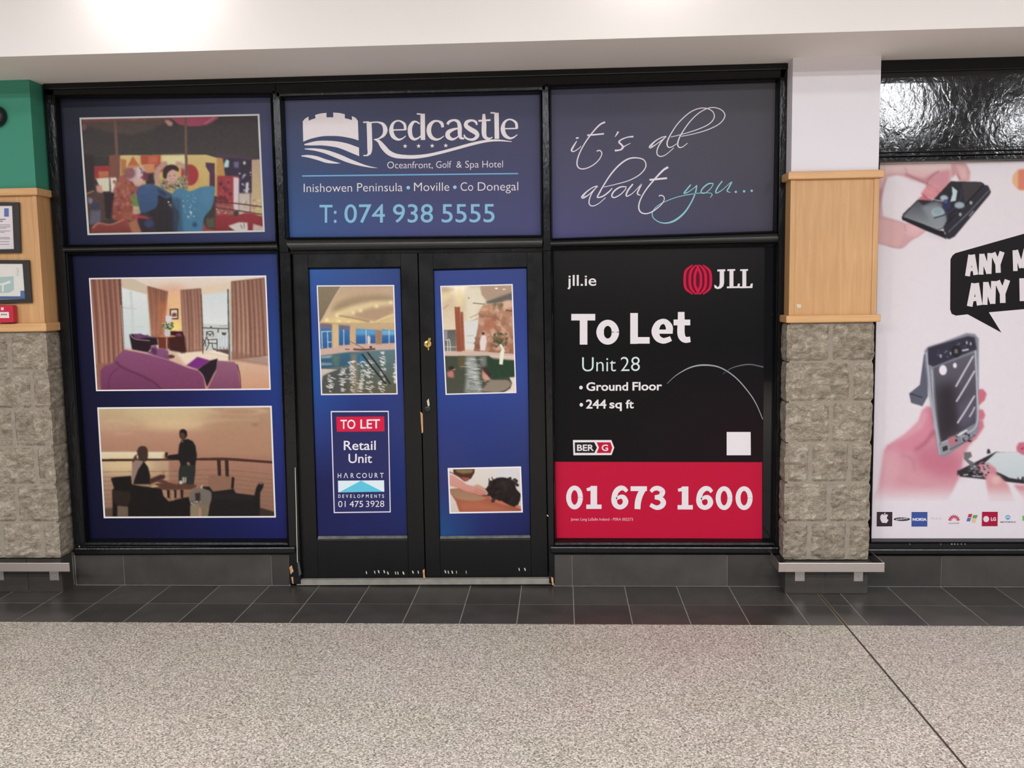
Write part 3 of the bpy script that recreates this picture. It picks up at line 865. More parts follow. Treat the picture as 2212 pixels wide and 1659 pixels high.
# fire alarm call point
o_ = q([(-14, 659), (27, 660), (29, 697), (-12, 698)], YW-.045)
fc = link('fire_alarm_point', hexa(o_, .045), M_RED, None, .006, 3)
tag(fc, 'red fire alarm call point under the floor plan frame', 'fire alarm')
flat('label_plate', [([(-9, 674), (19, 674), (20, 687), (-8, 687)], (226, 214, 208)), (rect(2, 664, 8, 670), (235, 200, 205))] +
     [(ell(x, 679.5, 1.5, 1.5, 10), (50, 40, 42)) for x in (-1, 4, 8.5, 13)], YW-.0455, fc, M_PAPER)
# black alarm bell / dome on the green wall
cb = P(-12, 250, YP-.03)
r_ = 23/FPX*5.0
bell = link('alarm_sounder', lathe_y([(.002, YP-.055), (r_*.55, YP-.053), (r_*.85, YP-.042), (r_, YP-.022), (r_*1.0, YP-.008), (r_*.92, YP)], cb.x, cb.z, 36), M_RUBBER, None, 0, smooth=True)
tag(bell, 'round black sounder on the green wall at the left edge', 'alarm')

# ================================================================ POSTERS
YS = YG-.0016
def poster(name, label, quad, cols, Y=YS, cat='poster', nx=24, ny=24):
    o = gradpanel(name, quad, cols, Y, None, nx, ny); tag(o, label, cat)
    return o
WHITE = (226, 218, 219)
# ---- upper left: carousel photograph
p1 = poster('window_poster', 'blue poster with a carousel photograph in the upper left window', WIN[1],
            [[(34, 36, 50), (58, 58, 78), (66, 66, 92)], [(24, 26, 46), (44, 46, 74), (60, 66, 106)], [(26, 28, 52), (44, 46, 80), (58, 64, 104)]])  # navy lightened and greyed, reflection haze put into the colours
Q = [(171.5, 254), (560.5, 246), (572, 501), (189, 508)]
_, inn = border('photo_rim', Q, 4, YS-.0004, p1, (196, 196, 192))
a = Art((150, 220, 4.706), inn, (60, 52, 49)); O_ = a
a.poly(rect(100, 150, 2000, 560), (56, 49, 46), c2=(66, 60, 56))
a.poly([(130, 150), (1000, 150), (1000, 200), (820, 285), (620, 335), (420, 310), (220, 260), (130, 230)], (98, 74, 62), 14, .9, (78, 66, 58), smooth=True)
a.poly([(120, 155), (1000, 150), (1000, 175), (120, 205)], (150, 62, 76), 10, .85)
a.sprinkle((130, 160, 990, 180), 30, 14, [(190, 90, 90), (120, 50, 60)], .5, 1.6)
a.el(150, 255, 28, 34, (150, 80, 90), 8, .7)
a.poly([(1005, 150), (1480, 148), (1475, 195), (1390, 235), (1260, 250), (1130, 235), (1060, 190)], (176, 60, 90), 5, 1, smooth=True)
for k in range(9): a.el(1380+k*12, 222-k*8, 5, 9, (220, 150, 160), 2, .7)
a.poly([(965, 190), (1010, 185), (1055, 215), (1040, 250), (1000, 240)], (206, 140, 128), 6)
# lit rooms behind
a.poly([(510, 545), (1390, 538), (1570, 590), (1600, 960), (510, 960)], (226, 196, 112), 3, 1, (214, 170, 82))
a.poly([(520, 548), (700, 545), (700, 760), (560, 760)], (232, 196, 118), 4)
a.poly([(940, 548), (1180, 540), (1180, 640), (960, 660)], (240, 226, 160), 14)
a.poly([(722, 545), (930, 542), (925, 635), (730, 640)], (196, 74, 46), 4); a.poly([(800, 555), (905, 555), (900, 620), (805, 630)], (222, 100, 62), 8)
a.poly([(750, 640), (900, 640), (890, 720), (760, 740)], (224, 140, 84), 6); a.poly([(860, 640), (990, 610), (960, 700), (880, 740)], (176, 80, 62), 8)
a.poly([(405, 545), (515, 540), (515, 790), (405, 790)], (142, 78, 58), 4); a.poly([(520, 580), (580, 590), (575, 690), (530, 760)], (200, 120, 60), 5)
a.poly([(250, 655), (405, 650), (405, 780), (255, 790)], (176, 46, 48), 3); a.poly([(295, 705), (400, 705), (400, 760), (300, 770)], (206, 110, 70), 4)
a.poly(rect(150, 540, 250, 900), (52, 40, 40), 10, .8)
a.poly([(270, 780), (405, 768), (410, 910), (330, 915)], (228, 220, 186), 4); a.poly([(415, 772), (482, 770), (480, 930), (425, 920)], (238, 228, 200), 4)
a.poly([(270, 850), (330, 850), (340, 930), (280, 930)], (220, 150, 130), 8)
# orange dark wall at right
a.poly([(1500, 565), (1610, 585), (1605, 960), (1490, 960)], (206, 148, 66), 6)
a.poly([(1385, 618), (1478, 625), (1480, 870), (1425, 870), (1425, 720), (1388, 660)], (84, 46, 72), 3)
a.poly([(1560, 575), (1855, 588), (1855, 935), (1610, 935)], (46, 38, 56), 4, 1, (62, 48, 70))
a.poly([(1500, 520), (1935, 575), (1935, 600), (1500, 560)], (84, 52, 84), 8, .8)
a.poly([(1595, 585), (1625, 600), (1620, 665), (1575, 670), (1575, 630)], (190, 226, 226), 4)
a.poly([(1670, 610), (1725, 610), (1720, 675), (1675, 670)], (110, 96, 150), 8); a.el(1780, 622, 14, 18, (230, 210, 190), 4)
a.sprinkle((1720, 690, 1850, 930), 26, 16, [(150, 150, 176), (92, 80, 110), (200, 200, 210), (60, 50, 70)], .7)
a.poly([(1795, 820), (1825, 822), (1815, 930), (1790, 925)], (214, 210, 214), 4)
a.poly([(1855, 590), (1945, 585), (1975, 1165), (1855, 1160)], (196, 160, 130), 3, 1, (214, 188, 116))
a.poly([(1505, 752), (1720, 752), (1720, 800), (1660, 1150), (1500, 1150)], (172, 50, 58), 4)
a.sprinkle((1520, 800, 1650, 1080), 30, 26, [(120, 40, 44), (190, 70, 70), (90, 30, 40)], .6)
a.poly([(1668, 765), (1725, 775), (1722, 1110), (1668, 1110)], (226, 204, 208), 5)
a.poly([(1722, 930), (1860, 930), (1860, 1150), (1722, 1150)], (206, 188, 170), 8)
a.sprinkle((1730, 1000, 1940, 1130), 20, 18, [(170, 130, 100), (226, 210, 190)], .5)
a.poly([(1485, 1030), (1670, 1060), (1670, 1160), (1485, 1160)], (170, 96, 84), 10, .8)
a.sprinkle((1490, 1080, 1660, 1140), 40, 8, [(220, 180, 150), (120, 60, 60)], .7)
# clown figure
a.poly([(500, 760), (600, 740), (745, 830), (720, 990), (650, 1130), (600, 1200), (430, 1190), (420, 1000)], (178, 92, 70), 8, 1, (150, 66, 50), smooth=True)
a.sprinkle((440, 800, 680, 1180), 90, 26, [(206, 120, 90), (150, 60, 52), (190, 110, 110), (120, 52, 44)], .45)
a.el(680, 735, 105, 85, (208, 168, 172), 6); a.el(610, 725, 60, 60, (150, 80, 84), 10, .9); a.poly([(690, 660), (730, 690), (770, 770), (720, 810), (690, 760)], (222, 196, 200), 6)
a.poly([(645, 552), (712, 650), (592, 652)], (206, 104, 52), 5); a.line([(590, 655), (650, 662), (715, 650)], 16, (226, 130, 80), 3)
a.line([(715, 670), (735, 700), (730, 730)], 8, (110, 40, 60), 2); a.el(745, 770, 22, 16, (190, 70, 96), 4); a.el(700, 820, 50, 40, (226, 180, 160), 8, .9)
a.poly([(620, 950), (690, 950), (745, 1095), (650, 1090)], (112, 140, 62), 6); a.poly([(650, 1060), (740, 1070), (720, 1140), (640, 1160)], (220, 190, 140), 8, .8)
a.poly([(640, 1140), (790, 1170), (840, 1215), (760, 1225), (660, 1190)], (196, 50, 70), 6)
# red disc and child
a.el(1225, 745, 88, 108, (184, 44, 48), 5); a.poly([(780, 730), (870, 720), (870, 840), (780, 850)], (60, 40, 48), 8)
a.poly([(745, 700), (800, 730), (800, 800), (750, 800)], (120, 50, 70), 8)
a.line([(905, 830), (885, 760), (905, 690), (960, 645)], 52, (206, 150, 132), 6); a.el(965, 640, 36, 30, (206, 150, 132), 6)
a.line([(1080, 630), (1140, 640), (1175, 700), (1185, 770)], 46, (208, 156, 130), 6)
a.poly([(920, 800), (1000, 790), (1150, 760), (1210, 800), (1200, 900), (920, 900)], (150, 146, 108), 8)
a.sprinkle((930, 780, 1200, 890), 60, 14, [(72, 66, 56), (206, 200, 160), (120, 130, 84), (180, 60, 60)], .7)
a.el(1045, 760, 58, 70, (222, 168, 146), 5); a.el(1050, 800, 28, 16, (190, 110, 100), 8, .6); a.el(1050, 798, 20, 6, (240, 220, 210), 3, .7)
a.poly([(950, 700), (980, 655), (1050, 640), (1105, 668), (1108, 710), (1050, 690), (1000, 725), (985, 780), (955, 770)], (58, 32, 34), 5, smooth=True)
a.el(1022, 755, 7, 4, (60, 40, 40), 2); a.el(1070, 750, 7, 4, (60, 40, 40), 2)
a.poly([(1130, 670), (1180, 690), (1200, 760), (1150, 740)], (170, 40, 60), 8, .7)
a.line([(462, 150), (480, 480), (490, 780)], 30, (122, 80, 68), 3); a.line([(1182, 150), (1185, 400), (1192, 760)], 26, (116, 80, 68), 3)
# blue ride
a.poly([(885, 880), (1000, 920), (1090, 960), (1135, 1340), (880, 1340), (845, 1180), (735, 1080), (880, 1020)], (44, 38, 42), 6)
a.poly([(700, 1180), (860, 1200), (870, 1340), (700, 1340)], (52, 36, 46), 8); a.el(810, 1240, 50, 40, (52, 70, 120), 10, .8)
a.poly([(680, 920), (705, 868), (800, 835), (900, 858), (1010, 925), (1035, 960), (990, 985), (905, 950), (900, 1030), (860, 1090), (735, 1125), (700, 1020)], (58, 92, 140), 4, 1, (48, 78, 124), smooth=True)
a.poly([(890, 880), (960, 910), (1010, 950), (960, 960), (910, 930)], (40, 52, 80), 8, .8)
a.poly([(1035, 945), (1080, 895), (1150, 880), (1225, 910), (1330, 870), (1420, 858), (1478, 868), (1475, 960), (1445, 1080), (1365, 1190), (1350, 1345), (1115, 1345), (1120, 1150), (1060, 1040)], (66, 130, 166), 4, 1, (58, 122, 160), smooth=True)
a.poly([(1040, 970), (1130, 980), (1160, 1340), (1060, 1340)], (46, 72, 104), 16, .7); a.el(1395, 980, 60, 90, (80, 134, 176), 20, .5)
a.sprinkle((1150, 940, 1300, 1190), 26, 6, [(190, 220, 235), (150, 200, 226)], .8, 1.6); a.el(1237, 1128, 9, 12, (240, 240, 240), 2); a.el(1008, 1020, 9, 9, (240, 236, 230), 2)
a.sprinkle((990, 1000, 1050, 1070), 6, 6, [(220, 220, 220)], .8); a.el(1275, 1250, 24, 26, (36, 74, 124), 8)
# red seats, rails, lower left rides
a.line([(1480, 1015), (1700, 1035), (1970, 1070)], 12, (96, 46, 40), 2); a.line([(1480, 1075), (1700, 1105), (1970, 1148)], 12, (96, 46, 40), 2)
a.line([(1480, 960), (1485, 1330)], 10, (110, 46, 44), 2); a.line([(1840, 930), (1838, 1130)], 8, (110, 60, 50), 2)
a.poly([(1488, 1160), (1560, 1145), (1700, 1160), (1790, 1128), (1880, 1140), (1980, 1180), (1985, 1345), (1480, 1345)], (166, 46, 52), 4, 1, (140, 34, 42))
a.poly([(1615, 1262), (1720, 1225), (1812, 1228), (1815, 1325), (1700, 1325)], (216, 204, 192), 4); a.poly([(1868, 1240), (1985, 1275), (1985, 1330), (1865, 1325)], (206, 176, 164), 4)
a.line([(1740, 1250), (1760, 1290)], 6, (90, 70, 70), 2); a.line([(1775, 1235), (1780, 1285)], 6, (90, 70, 70), 2)
a.poly([(1360, 1225), (1400, 1290), (1480, 1300), (1480, 1345), (1360, 1345)], (176, 52, 52), 4); a.poly([(1390, 1190), (1475, 1180), (1475, 1280), (1400, 1280)], (84, 84, 62), 8)
a.poly([(160, 930), (250, 905), (330, 935), (420, 930), (440, 1200), (180, 1240)], (84, 62, 56), 8); a.line([(165, 940), (250, 905)], 10, (206, 130, 80), 3)
a.poly([(350, 920), (460, 930), (440, 1040), (420, 1200), (370, 1180)], (48, 34, 38), 8); a.poly([(225, 1100), (320, 1105), (315, 1250), (205, 1250)], (96, 92, 112), 8)
a.poly([(190, 970), (240, 990), (230, 1040), (195, 1030)], (130, 126, 146), 8); a.poly([(230, 1020), (310, 1050), (280, 1110), (230, 1090)], (50, 60, 96), 10)
a.poly([(205, 1345), (230, 1270), (290, 1238), (420, 1250), (500, 1215), (560, 1192), (610, 1225), (640, 1345)], (160, 66, 56), 5, 1, (128, 50, 44), smooth=True)
a.poly([(600, 1230), (680, 1180), (740, 1345), (640, 1345)], (176, 104, 70), 8); a.line([(235, 1285), (300, 1235), (420, 1248), (560, 1195)], 14, (222, 130, 100), 4, .8)
a.poly([(520, 1130), (640, 1130), (660, 1220), (560, 1190)], (168, 84, 60), 8)
a.a = np.stack([a.blurm(a.a[..., i_], 1) for i_ in range(3)], 2)
a.tone(.20, (70, 62, 66), .10); a.grain(2.5)  # desaturated and lifted to paint gloss haze over the picture
a.build('photo_print', YS-.0003, p1)

# ---- upper middle: hotel sign
p2 = poster('window_poster', 'blue sign with a white castle emblem and hotel phone number above the doors', WIN[2],
            [[(66, 68, 92), (62, 64, 88), (64, 64, 88)], [(58, 76, 116), (66, 68, 100), (68, 68, 100)], [(58, 88, 142), (72, 76, 122), (74, 74, 114)]], cat='sign')  # sign blues raised to hold the reflected haze as colour
C = (620, 190, 3.881); y2 = YS-.0005
def arc(pts): return [tuple(k) for k in catmull(pts, 6)]
castle = [(132, 280), (150, 258), (180, 240), (182, 275), (205, 264), (238, 254), (236, 226), (280, 214), (330, 208), (331, 246), (388, 246), (387, 206), (440, 210), (484, 220), (485, 254), (515, 260), (545, 270), (543, 236), (575, 250), (594, 276), (600, 440)] + \
         arc([(600, 440), (540, 422), (450, 406), (370, 402), (290, 406), (200, 426), (136, 450)])[1:]
w1 = arc([(145, 470), (230, 448), (300, 442), (400, 446), (500, 464), (603, 500)])+[(605, 572)]+arc([(605, 572), (540, 545), (460, 512), (400, 495), (300, 482), (210, 482), (145, 480)])[1:]
w2 = arc([(145, 508), (230, 506), (330, 520), (440, 556), (540, 600), (640, 640), (700, 658), (765, 672)])+arc([(765, 672), (700, 668), (600, 650), (500, 622), (400, 582), (320, 550), (240, 528), (150, 514)])[1:]
w3 = arc([(120, 566), (180, 562), (250, 572), (320, 596), (390, 616), (450, 632)])+arc([(450, 632), (400, 634), (330, 628), (260, 606), (180, 584), (122, 574)])[1:]
flats('castle_emblem', [(castle, WHITE), (w1, WHITE), (w2, WHITE), (w3, WHITE)], y2, p2, o=C)
flats('rule_and_bullets', [([(127, 732), (1938, 712), (1938, 723), (127, 744)], (112, 168, 208)), (ell(1016, 836, 15, 15), (150, 196, 220)), (ell(1407, 832, 15, 15), (150, 196, 220))], y2, p2, o=C)
flats('star', [(star(x, y, 20), WHITE) for x, y in ((990, 488), (1103, 487), (1217, 485), (1331, 483))], y2, p2, o=C)
def e_(dx, dy): return [([(870+dx, 353+dy), (995+dx, 350+dy)], 11, WHITE),
    ([(992+dx, 352+dy, 22), (985+dx, 305+dy, 22), (950+dx, 278+dy, 14), (915+dx, 278+dy, 14), (885+dx, 305+dy, 24), (874+dx, 355+dy, 36), (890+dx, 405+dy, 34), (930+dx, 432+dy, 20), (965+dx, 425+dy, 12), (996+dx, 402+dy, 6)], 0, WHITE)]
W_ = WHITE
red = [([(688, 292), (692, 400), (694, 500), (690, 545, 30), (672, 564, 12)], 42, W_), ([(638, 288), (680, 286), (700, 294)], 12, W_), ([(640, 567), (680, 566)], 10, W_),
       ([(700, 290, 12), (760, 287, 12), (805, 305, 26), (824, 350, 38), (810, 395, 26), (770, 424, 12), (728, 433, 8)], 0, W_),
       ([(735, 432, 8), (770, 448, 26), (805, 492, 42), (850, 540, 42), (910, 568, 38), (990, 577, 32), (1080, 577, 30), (1180, 565, 26), (1300, 538, 24), (1420, 506, 24), (1560, 468, 24), (1680, 444, 20), (1780, 440, 14), (1885, 450, 5)], 0, W_)] + e_(0, 0) + \
      [([(1112, 300, 12), (1080, 282, 14), (1055, 290, 24), (1034, 325, 34), (1030, 365, 36), (1040, 408, 32), (1068, 430, 22), (1100, 420, 14), (1125, 400, 10)], 0, W_),
       ([(1088, 217), (1122, 220)], 12, W_), ([(1137, 216), (1138, 330), (1140, 436)], 38, W_),
       ([(1306, 330, 22), (1296, 296, 26), (1262, 277, 15), (1225, 284, 22), (1195, 320, 36), (1190, 370, 38), (1210, 412, 32), (1250, 432, 20), (1285, 424, 12), (1316, 402, 6)], 0, W_),
       ([(1344, 305, 22), (1362, 282, 22), (1400, 270, 18), (1435, 285, 28), (1448, 330, 34), (1448, 380, 34), (1455, 415, 26), (1485, 426, 12)], 0, W_),
       ([(1440, 338, 12), (1395, 348, 22), (1352, 372, 36), (1350, 408, 38), (1385, 430, 22), (1420, 418, 12), (1445, 395, 8)], 0, W_),
       ([(1592, 310, 14), (1582, 285, 20), (1550, 272, 18), (1510, 284, 28), (1500, 315, 34), (1535, 345, 40), (1580, 372, 40), (1596, 400, 32), (1570, 428, 24), (1530, 432, 18), (1495, 415, 16), (1484, 392, 12)], 0, W_),
       ([(1650, 218, 22), (1652, 300, 38), (1652, 385, 38), (1668, 418, 28), (1700, 424, 14), (1722, 412, 8)], 0, W_), ([(1604, 276), (1706, 269)], 15, W_),
       ([(1706, 208), (1745, 210)], 12, W_), ([(1756, 208), (1758, 320), (1760, 427)], 38, W_)] + e_(935, -11)
for k in range(len(red)): ribbons('logo_stroke', [red[k]], y2-k*.00003, p2, C)
text('lettering', [('Oceanfront,', 840, 674, 1222, 672, 56, WHITE, -.008), ('Golf', 1250, 670, 1378, 669, 56, WHITE, -.008), ('&', 1420, 668, 1466, 668, 54, WHITE, -.008), ('Spa', 1494, 668, 1608, 667, 56, WHITE, -.008), ('Hotel', 1638, 667, 1810, 665, 56, WHITE, -.008),
                   ('Inishowen', 140, 873, 545, 869, 70, WHITE, -.008), ('Peninsula', 588, 868, 968, 865, 70, WHITE, -.008), ('Moville', 1065, 864, 1360, 862, 70, WHITE, -.008), ('Co', 1455, 862, 1560, 861, 70, WHITE, -.008), ('Donegal', 1600, 861, 1938, 858, 70, WHITE, -.008)], y2, p2, C)
text('phone_number', [('T:', 272, 1130, 416, 1130, 150, (134, 184, 212), .004), ('074', 482, 1130, 820, 1128, 152, (134, 184, 212), .004), ('938', 888, 1128, 1224, 1127, 152, (134, 184, 212), .004), ('5555', 1296, 1127, 1740, 1125, 152, (134, 184, 212), .004)], y2, p2, C, 'pale blue phone number')

# ---- upper right: script slogan
p3 = poster('window_poster', 'grey blue sign with white handwritten style slogan in the upper right window', WIN[3],
            [[(66, 66, 84), (68, 66, 78), (70, 68, 72)], [(76, 74, 100), (72, 70, 86), (72, 68, 78)], [(78, 76, 118), (72, 70, 96), (70, 66, 80)]], cat='sign')  # mostly reflection haze, painted as grey over the blue
C = (1180, 170, 4.254); c1 = (222, 214, 222); c2 = (140, 196, 206); y3 = YS-.0005
sl = [([(280, 572, 8), (245, 630, 16), (232, 660, 14), (255, 668, 9), (300, 640, 7), (320, 618, 5)], 0, c1),
      ([(540, 398, 16), (490, 425, 14), (420, 500, 12), (350, 600, 11), (300, 700, 11), (282, 775, 12), (300, 820, 11), (350, 828, 10), (420, 800, 9), (480, 750, 9), (510, 695, 9), (500, 664, 10), (478, 660, 11), (463, 668, 8)], 0, c1),
      ([(376, 520), (450, 514), (530, 506)], 14, c1), ([(662, 486, 16), (648, 510, 12), (632, 534, 5)], 0, c1),
      ([(800, 532, 16), (745, 538, 10), (690, 560, 12), (668, 582, 15), (690, 605, 16), (706, 628, 16), (690, 650, 14), (660, 658, 14), (630, 660, 18)], 0, c1), ([(690, 640, 14), (730, 615, 8), (776, 592, 4)], 0, c1),
      ([(1104, 530, 10), (1060, 540, 9), (1000, 575, 12), (955, 622, 20), (960, 632, 16), (1000, 610, 9), (1060, 565, 7), (1100, 535, 7)], 0, c1),
      ([(1096, 535, 8), (1050, 590, 10), (1020, 650, 10), (1020, 695, 10), (1050, 714, 9), (1100, 697, 7), (1172, 636, 6)], 0, c1),
      ([(1145, 536, 6), (1250, 510, 7), (1380, 470, 8), (1490, 420, 8), (1540, 365, 9), (1535, 310, 9), (1485, 276, 9), (1410, 272, 9), (1320, 310, 9), (1220, 400, 9), (1150, 500, 10), (1112, 580, 12), (1118, 625, 11), (1150, 628, 8), (1198, 598, 6)], 0, c1),
      ([(1240, 530, 6), (1350, 508, 7), (1480, 470, 8), (1590, 415, 8), (1640, 350, 9), (1625, 300, 9), (1570, 270, 9), (1500, 268, 9), (1410, 310, 9), (1320, 395, 9), (1240, 510, 10), (1208, 590, 12), (1218, 628, 11), (1250, 628, 8), (1298, 592, 6)], 0, c1),
      ([(472, 985, 10), (430, 998, 9), (370, 1040, 12), (330, 1086, 20), (345, 1092, 16), (390, 1066, 9), (440, 1018, 7), (474, 988, 7)], 0, c1),
      ([(466, 990, 8), (420, 1050, 10), (396, 1110, 10), (396, 1152, 10), (425, 1170, 9), (480, 1148, 7), (546, 1092, 6)], 0, c1),
      ([(528, 996, 6), (640, 970, 7), (760, 935, 8), (860, 880, 9), (914, 810, 10), (900, 750, 10), (840, 728, 11), (760, 735, 13), (680, 785, 14), (600, 870, 13), (530, 975, 12), (488, 1050, 12), (470, 1090, 12), (520, 1080, 12), (575, 1040, 12), (606, 1005, 8)], 0, c1),
      ([(735, 992, 8), (680, 996, 12), (625, 1032, 13), (602, 1075, 13), (625, 1092, 11), (680, 1065, 9), (725, 1020, 8), (735, 992, 8)], 0, c1),
      ([(796, 968, 12), (755, 1020, 14), (736, 1062, 14), (742, 1080, 10), (790, 1055, 7), (850, 995, 6), (876, 968, 10), (850, 1020, 13), (838, 1058, 12), (866, 1072, 8)], 0, c1),
      ([(1120, 812, 20), (1070, 845, 18), (990, 930, 14), (910, 1030, 11), (862, 1120, 11), (850, 1185, 12), (870, 1228, 12), (920, 1240, 10), (980, 1218, 10), (1050, 1165, 8), (1084, 1112, 8), (1076, 1080, 9), (1050, 1072, 10), (1034, 1080, 8)], 0, c1),
      ([(948, 930), (1030, 922), (1110, 914)], 17, c1)]
sy = [([(1328, 974, 12), (1290, 1020, 13), (1266, 1052, 12), (1300, 1044, 8), (1350, 1010, 7), (1386, 980, 10)], 0, c2),
      ([(1384, 980, 10), (1370, 1050, 12), (1330, 1140, 12), (1270, 1230, 15), (1190, 1298, 18), (1110, 1326, 13), (1040, 1318, 9), (985, 1280, 8), (974, 1235, 8), (1000, 1190, 8), (1060, 1145, 7), (1180, 1095, 7), (1300, 1066, 7), (1420, 1050, 6), (1500, 1050, 6), (1524, 1066, 8), (1505, 1094, 5)], 0, c2),
      ([(1535, 962, 8), (1490, 966, 12), (1440, 1005, 12), (1422, 1045, 10), (1460, 1050, 8), (1510, 1010, 7), (1536, 965, 7)], 0, c2),
      ([(1618, 940, 10), (1580, 990, 12), (1558, 1035, 12), (1568, 1050, 9), (1620, 1020, 7), (1670, 975, 6), (1704, 950, 10), (1678, 1000, 12), (1662, 1032, 10), (1692, 1046, 6)], 0, c2)]
sl.append(([(284, 538), (286, 552)], 26, c1))
ribbons('script_lettering', sl, y3, p3, C)
ribbons('script_lettering', sy, y3, p3, C, 'pale blue handwritten style lettering')
flats('dot', [(ell(x, y, 11, 11, 14), c2) for x, y in ((1742, 1040), (1818, 1035), (1888, 1030))], y3, p3, o=C)

# ---- lower left: two photographs
p4_ = poster('window_poster', 'tall dark blue poster with hotel room and sunset terrace photographs left of the doors', WIN[4],
             [[(22, 22, 50), (34, 36, 80), (46, 58, 112)], [(18, 18, 44), (30, 34, 84), (36, 66, 134)], [(16, 16, 40), (24, 26, 70), (36, 50, 118)], [(14, 14, 40), (20, 22, 62), (28, 30, 86)]])
Q = [(192, 600.5), (575, 595), (585, 842), (207.5, 845)]
_, inn = border('photo_rim', Q, 3, YS-.0004, p4_, (232, 224, 224))
a = Art((180, 580, 5.027), inn, (214, 206, 196))
a.poly(rect(60, 90, 2040, 420), (226, 212, 198), c2=(226, 200, 180))
a.poly([(500, 90), (1990, 80), (1620, 160), (1280, 205), (1050, 245), (920, 275), (700, 190)], (226, 214, 198), 8, 1, (222, 188, 166)); a.el(960, 240, 170, 60, (222, 160, 130), 40, .7)
a.poly([(395, 100), (520, 100), (700, 190), (710, 290), (400, 210)], (206, 186, 160), 6)
a.poly([(400, 205), (700, 285), (720, 740), (690, 850), (450, 860)], (222, 224, 220), 5, 1, (196, 208, 206))
a.line([(515, 250), (530, 440), (540, 700)], 28, (200, 206, 200), 5); a.line([(420, 425), (580, 440)], 12, (190, 196, 192), 3); a.line([(430, 625), (720, 640)], 8, (196, 204, 204), 3)
a.poly([(690, 285), (722, 290), (745, 740), (722, 745)], (206, 200, 176), 4)
a.poly([(915, 270), (1060, 245), (1070, 700), (920, 760)], (232, 178, 132), 10, 1, (236, 196, 120)); a.el(1000, 640, 60, 70, (250, 216, 120), 26, .9)
a.poly([(1280, 205), (1610, 150), (1640, 480), (1580, 990), (1290, 920)], (222, 200, 172), 6)
a.poly([(1285, 290), (1575, 250), (1590, 640), (1290, 640)], (206, 212, 212), 4, 1, (220, 222, 218)); a.poly([(1290, 600), (1590, 615), (1590, 900), (1300, 890)], (196, 200, 196), 5)
a.poly([(1295, 920), (1460, 880), (1590, 940), (1580, 990), (1300, 970)], (236, 224, 204), 8)
a.poly([(1400, 880), (1580, 880), (1580, 935)], (92, 66, 60), 5)
a.poly([(430, 860), (930, 900), (1300, 900), (1600, 960), (2020, 1040), (2040, 1330), (120, 1330), (130, 1100)], (214, 184, 158), 8, 1, (206, 146, 112))
a.poly([(1000, 900), (1300, 900), (1580, 960), (1560, 1060), (1100, 1040)], (232, 210, 186), 14)
def curtain(xl0, xr0, xl1, xr1, y0, y1, n, c_d, c_l, yo=0):
    a.poly([(xl0, y0), (xr0, y0+yo), (xr1, y1+yo), (xl1, y1)], c_d, 4)
    for k in range(n):
        t = (k+.35+.3*a.rng.random())/n; w0 = (xr0-xl0)/n*(.30+.3*a.rng.random())
        x_0, x_1 = xl0+(xr0-xl0)*t, xl1+(xr1-xl1)*t
        a.line([(x_0, y0+yo*t+6, w0*.7), ((x_0+x_1)/2+6, (y0+y1)/2, w0), (x_1, y1+yo*t-10, w0*1.4)], w0, c_l, 10, .85)
        a.line([(x_0+w0*.8, y0+yo*t+6, w0*.35), ((x_0+x_1)/2+8+w0*.8, (y0+y1)/2, w0*.4), (x_1+w0*.9, y1+yo*t-10, w0*.5)], w0*.4, (96, 56, 46), 5, .6)
curtain(60, 395, 130, 445, 95, 1080, 6, (126, 80, 66), (196, 140, 116)); a.line([(400, 110), (420, 500), (440, 880)], 16, (84, 50, 46), 4); a.line([(408, 400), (445, 880)], 6, (230, 220, 206), 3)
a.poly([(140, 1040), (340, 1020), (240, 1110), (180, 1330), (130, 1330)], (150, 96, 76), 12)
curtain(695, 918, 740, 860, 190, 735, 7, (130, 80, 60), (186, 126, 98), 60)
a.poly([(820, 380), (915, 360), (905, 700), (850, 720)], (214, 116, 62), 34, .55)
curtain(1055, 1280, 1085, 1305, 235, 915, 6, (128, 84, 70), (198, 150, 124), -20); a.line([(1282, 285), (1292, 600), (1300, 930)], 8, (70, 60, 56), 2)
curtain(1605, 1970, 1620, 2020, 140, 990, 8, (126, 84, 68), (204, 158, 132), -40); a.poly([(1600, 900), (2010, 960), (2015, 1060), (1900, 1040), (1700, 1010), (1610, 1000)], (140, 96, 78), 10, .6)
a.line([(1572, 225), (1580, 620), (1588, 1000)], 16, (84, 86, 84), 3); a.line([(1600, 240), (1600, 1000)], 8, (170, 166, 156), 3)
# balcony furniture
a.line([(1290, 645), (1460, 652), (1585, 655)], 10, (60, 60, 62), 2); a.line([(1465, 655), (1466, 700)], 14, (90, 92, 94), 2); a.el(1388, 636, 10, 8, (50, 50, 52), 1); a.line([(1480, 625), (1590, 620)], 6, (140, 140, 134), 2)
a.poly([(1460, 700), (1575, 695), (1575, 855), (1470, 850)], (206, 212, 212), 3); a.poly([(1500, 695), (1560, 700), (1540, 730), (1510, 720)], (64, 70, 60), 3)
for k in range(4): a.line([(1480+k*28, 720), (1484+k*28, 850)], 6, (170, 176, 178), 2)
for L_ in ([(1335, 690), (1405, 688), (1412, 750)], [(1340, 690), (1350, 770), (1450, 770)], [(1350, 810), (1452, 815)], [(1352, 770), (1365, 815), (1335, 890)], [(1452, 765), (1455, 905)], [(1300, 850), (1340, 740), (1340, 700)], [(1400, 820), (1410, 870), (1440, 875)], [(1345, 700), (1405, 745)], [(1405, 700), (1345, 745)], [(1300, 770), (1325, 800), (1330, 850)]):
    a.line(L_, 9, (66, 60, 58), 1)
a.line([(1300, 740), (1345, 735), (1440, 745)], 14, (196, 190, 176), 3); a.line([(1370, 790), (1440, 795)], 14, (214, 210, 200), 3)
for x in (1490, 1525, 1560): a.line([(x, 850), (x+6, 905)], 6, (110, 96, 90), 1)
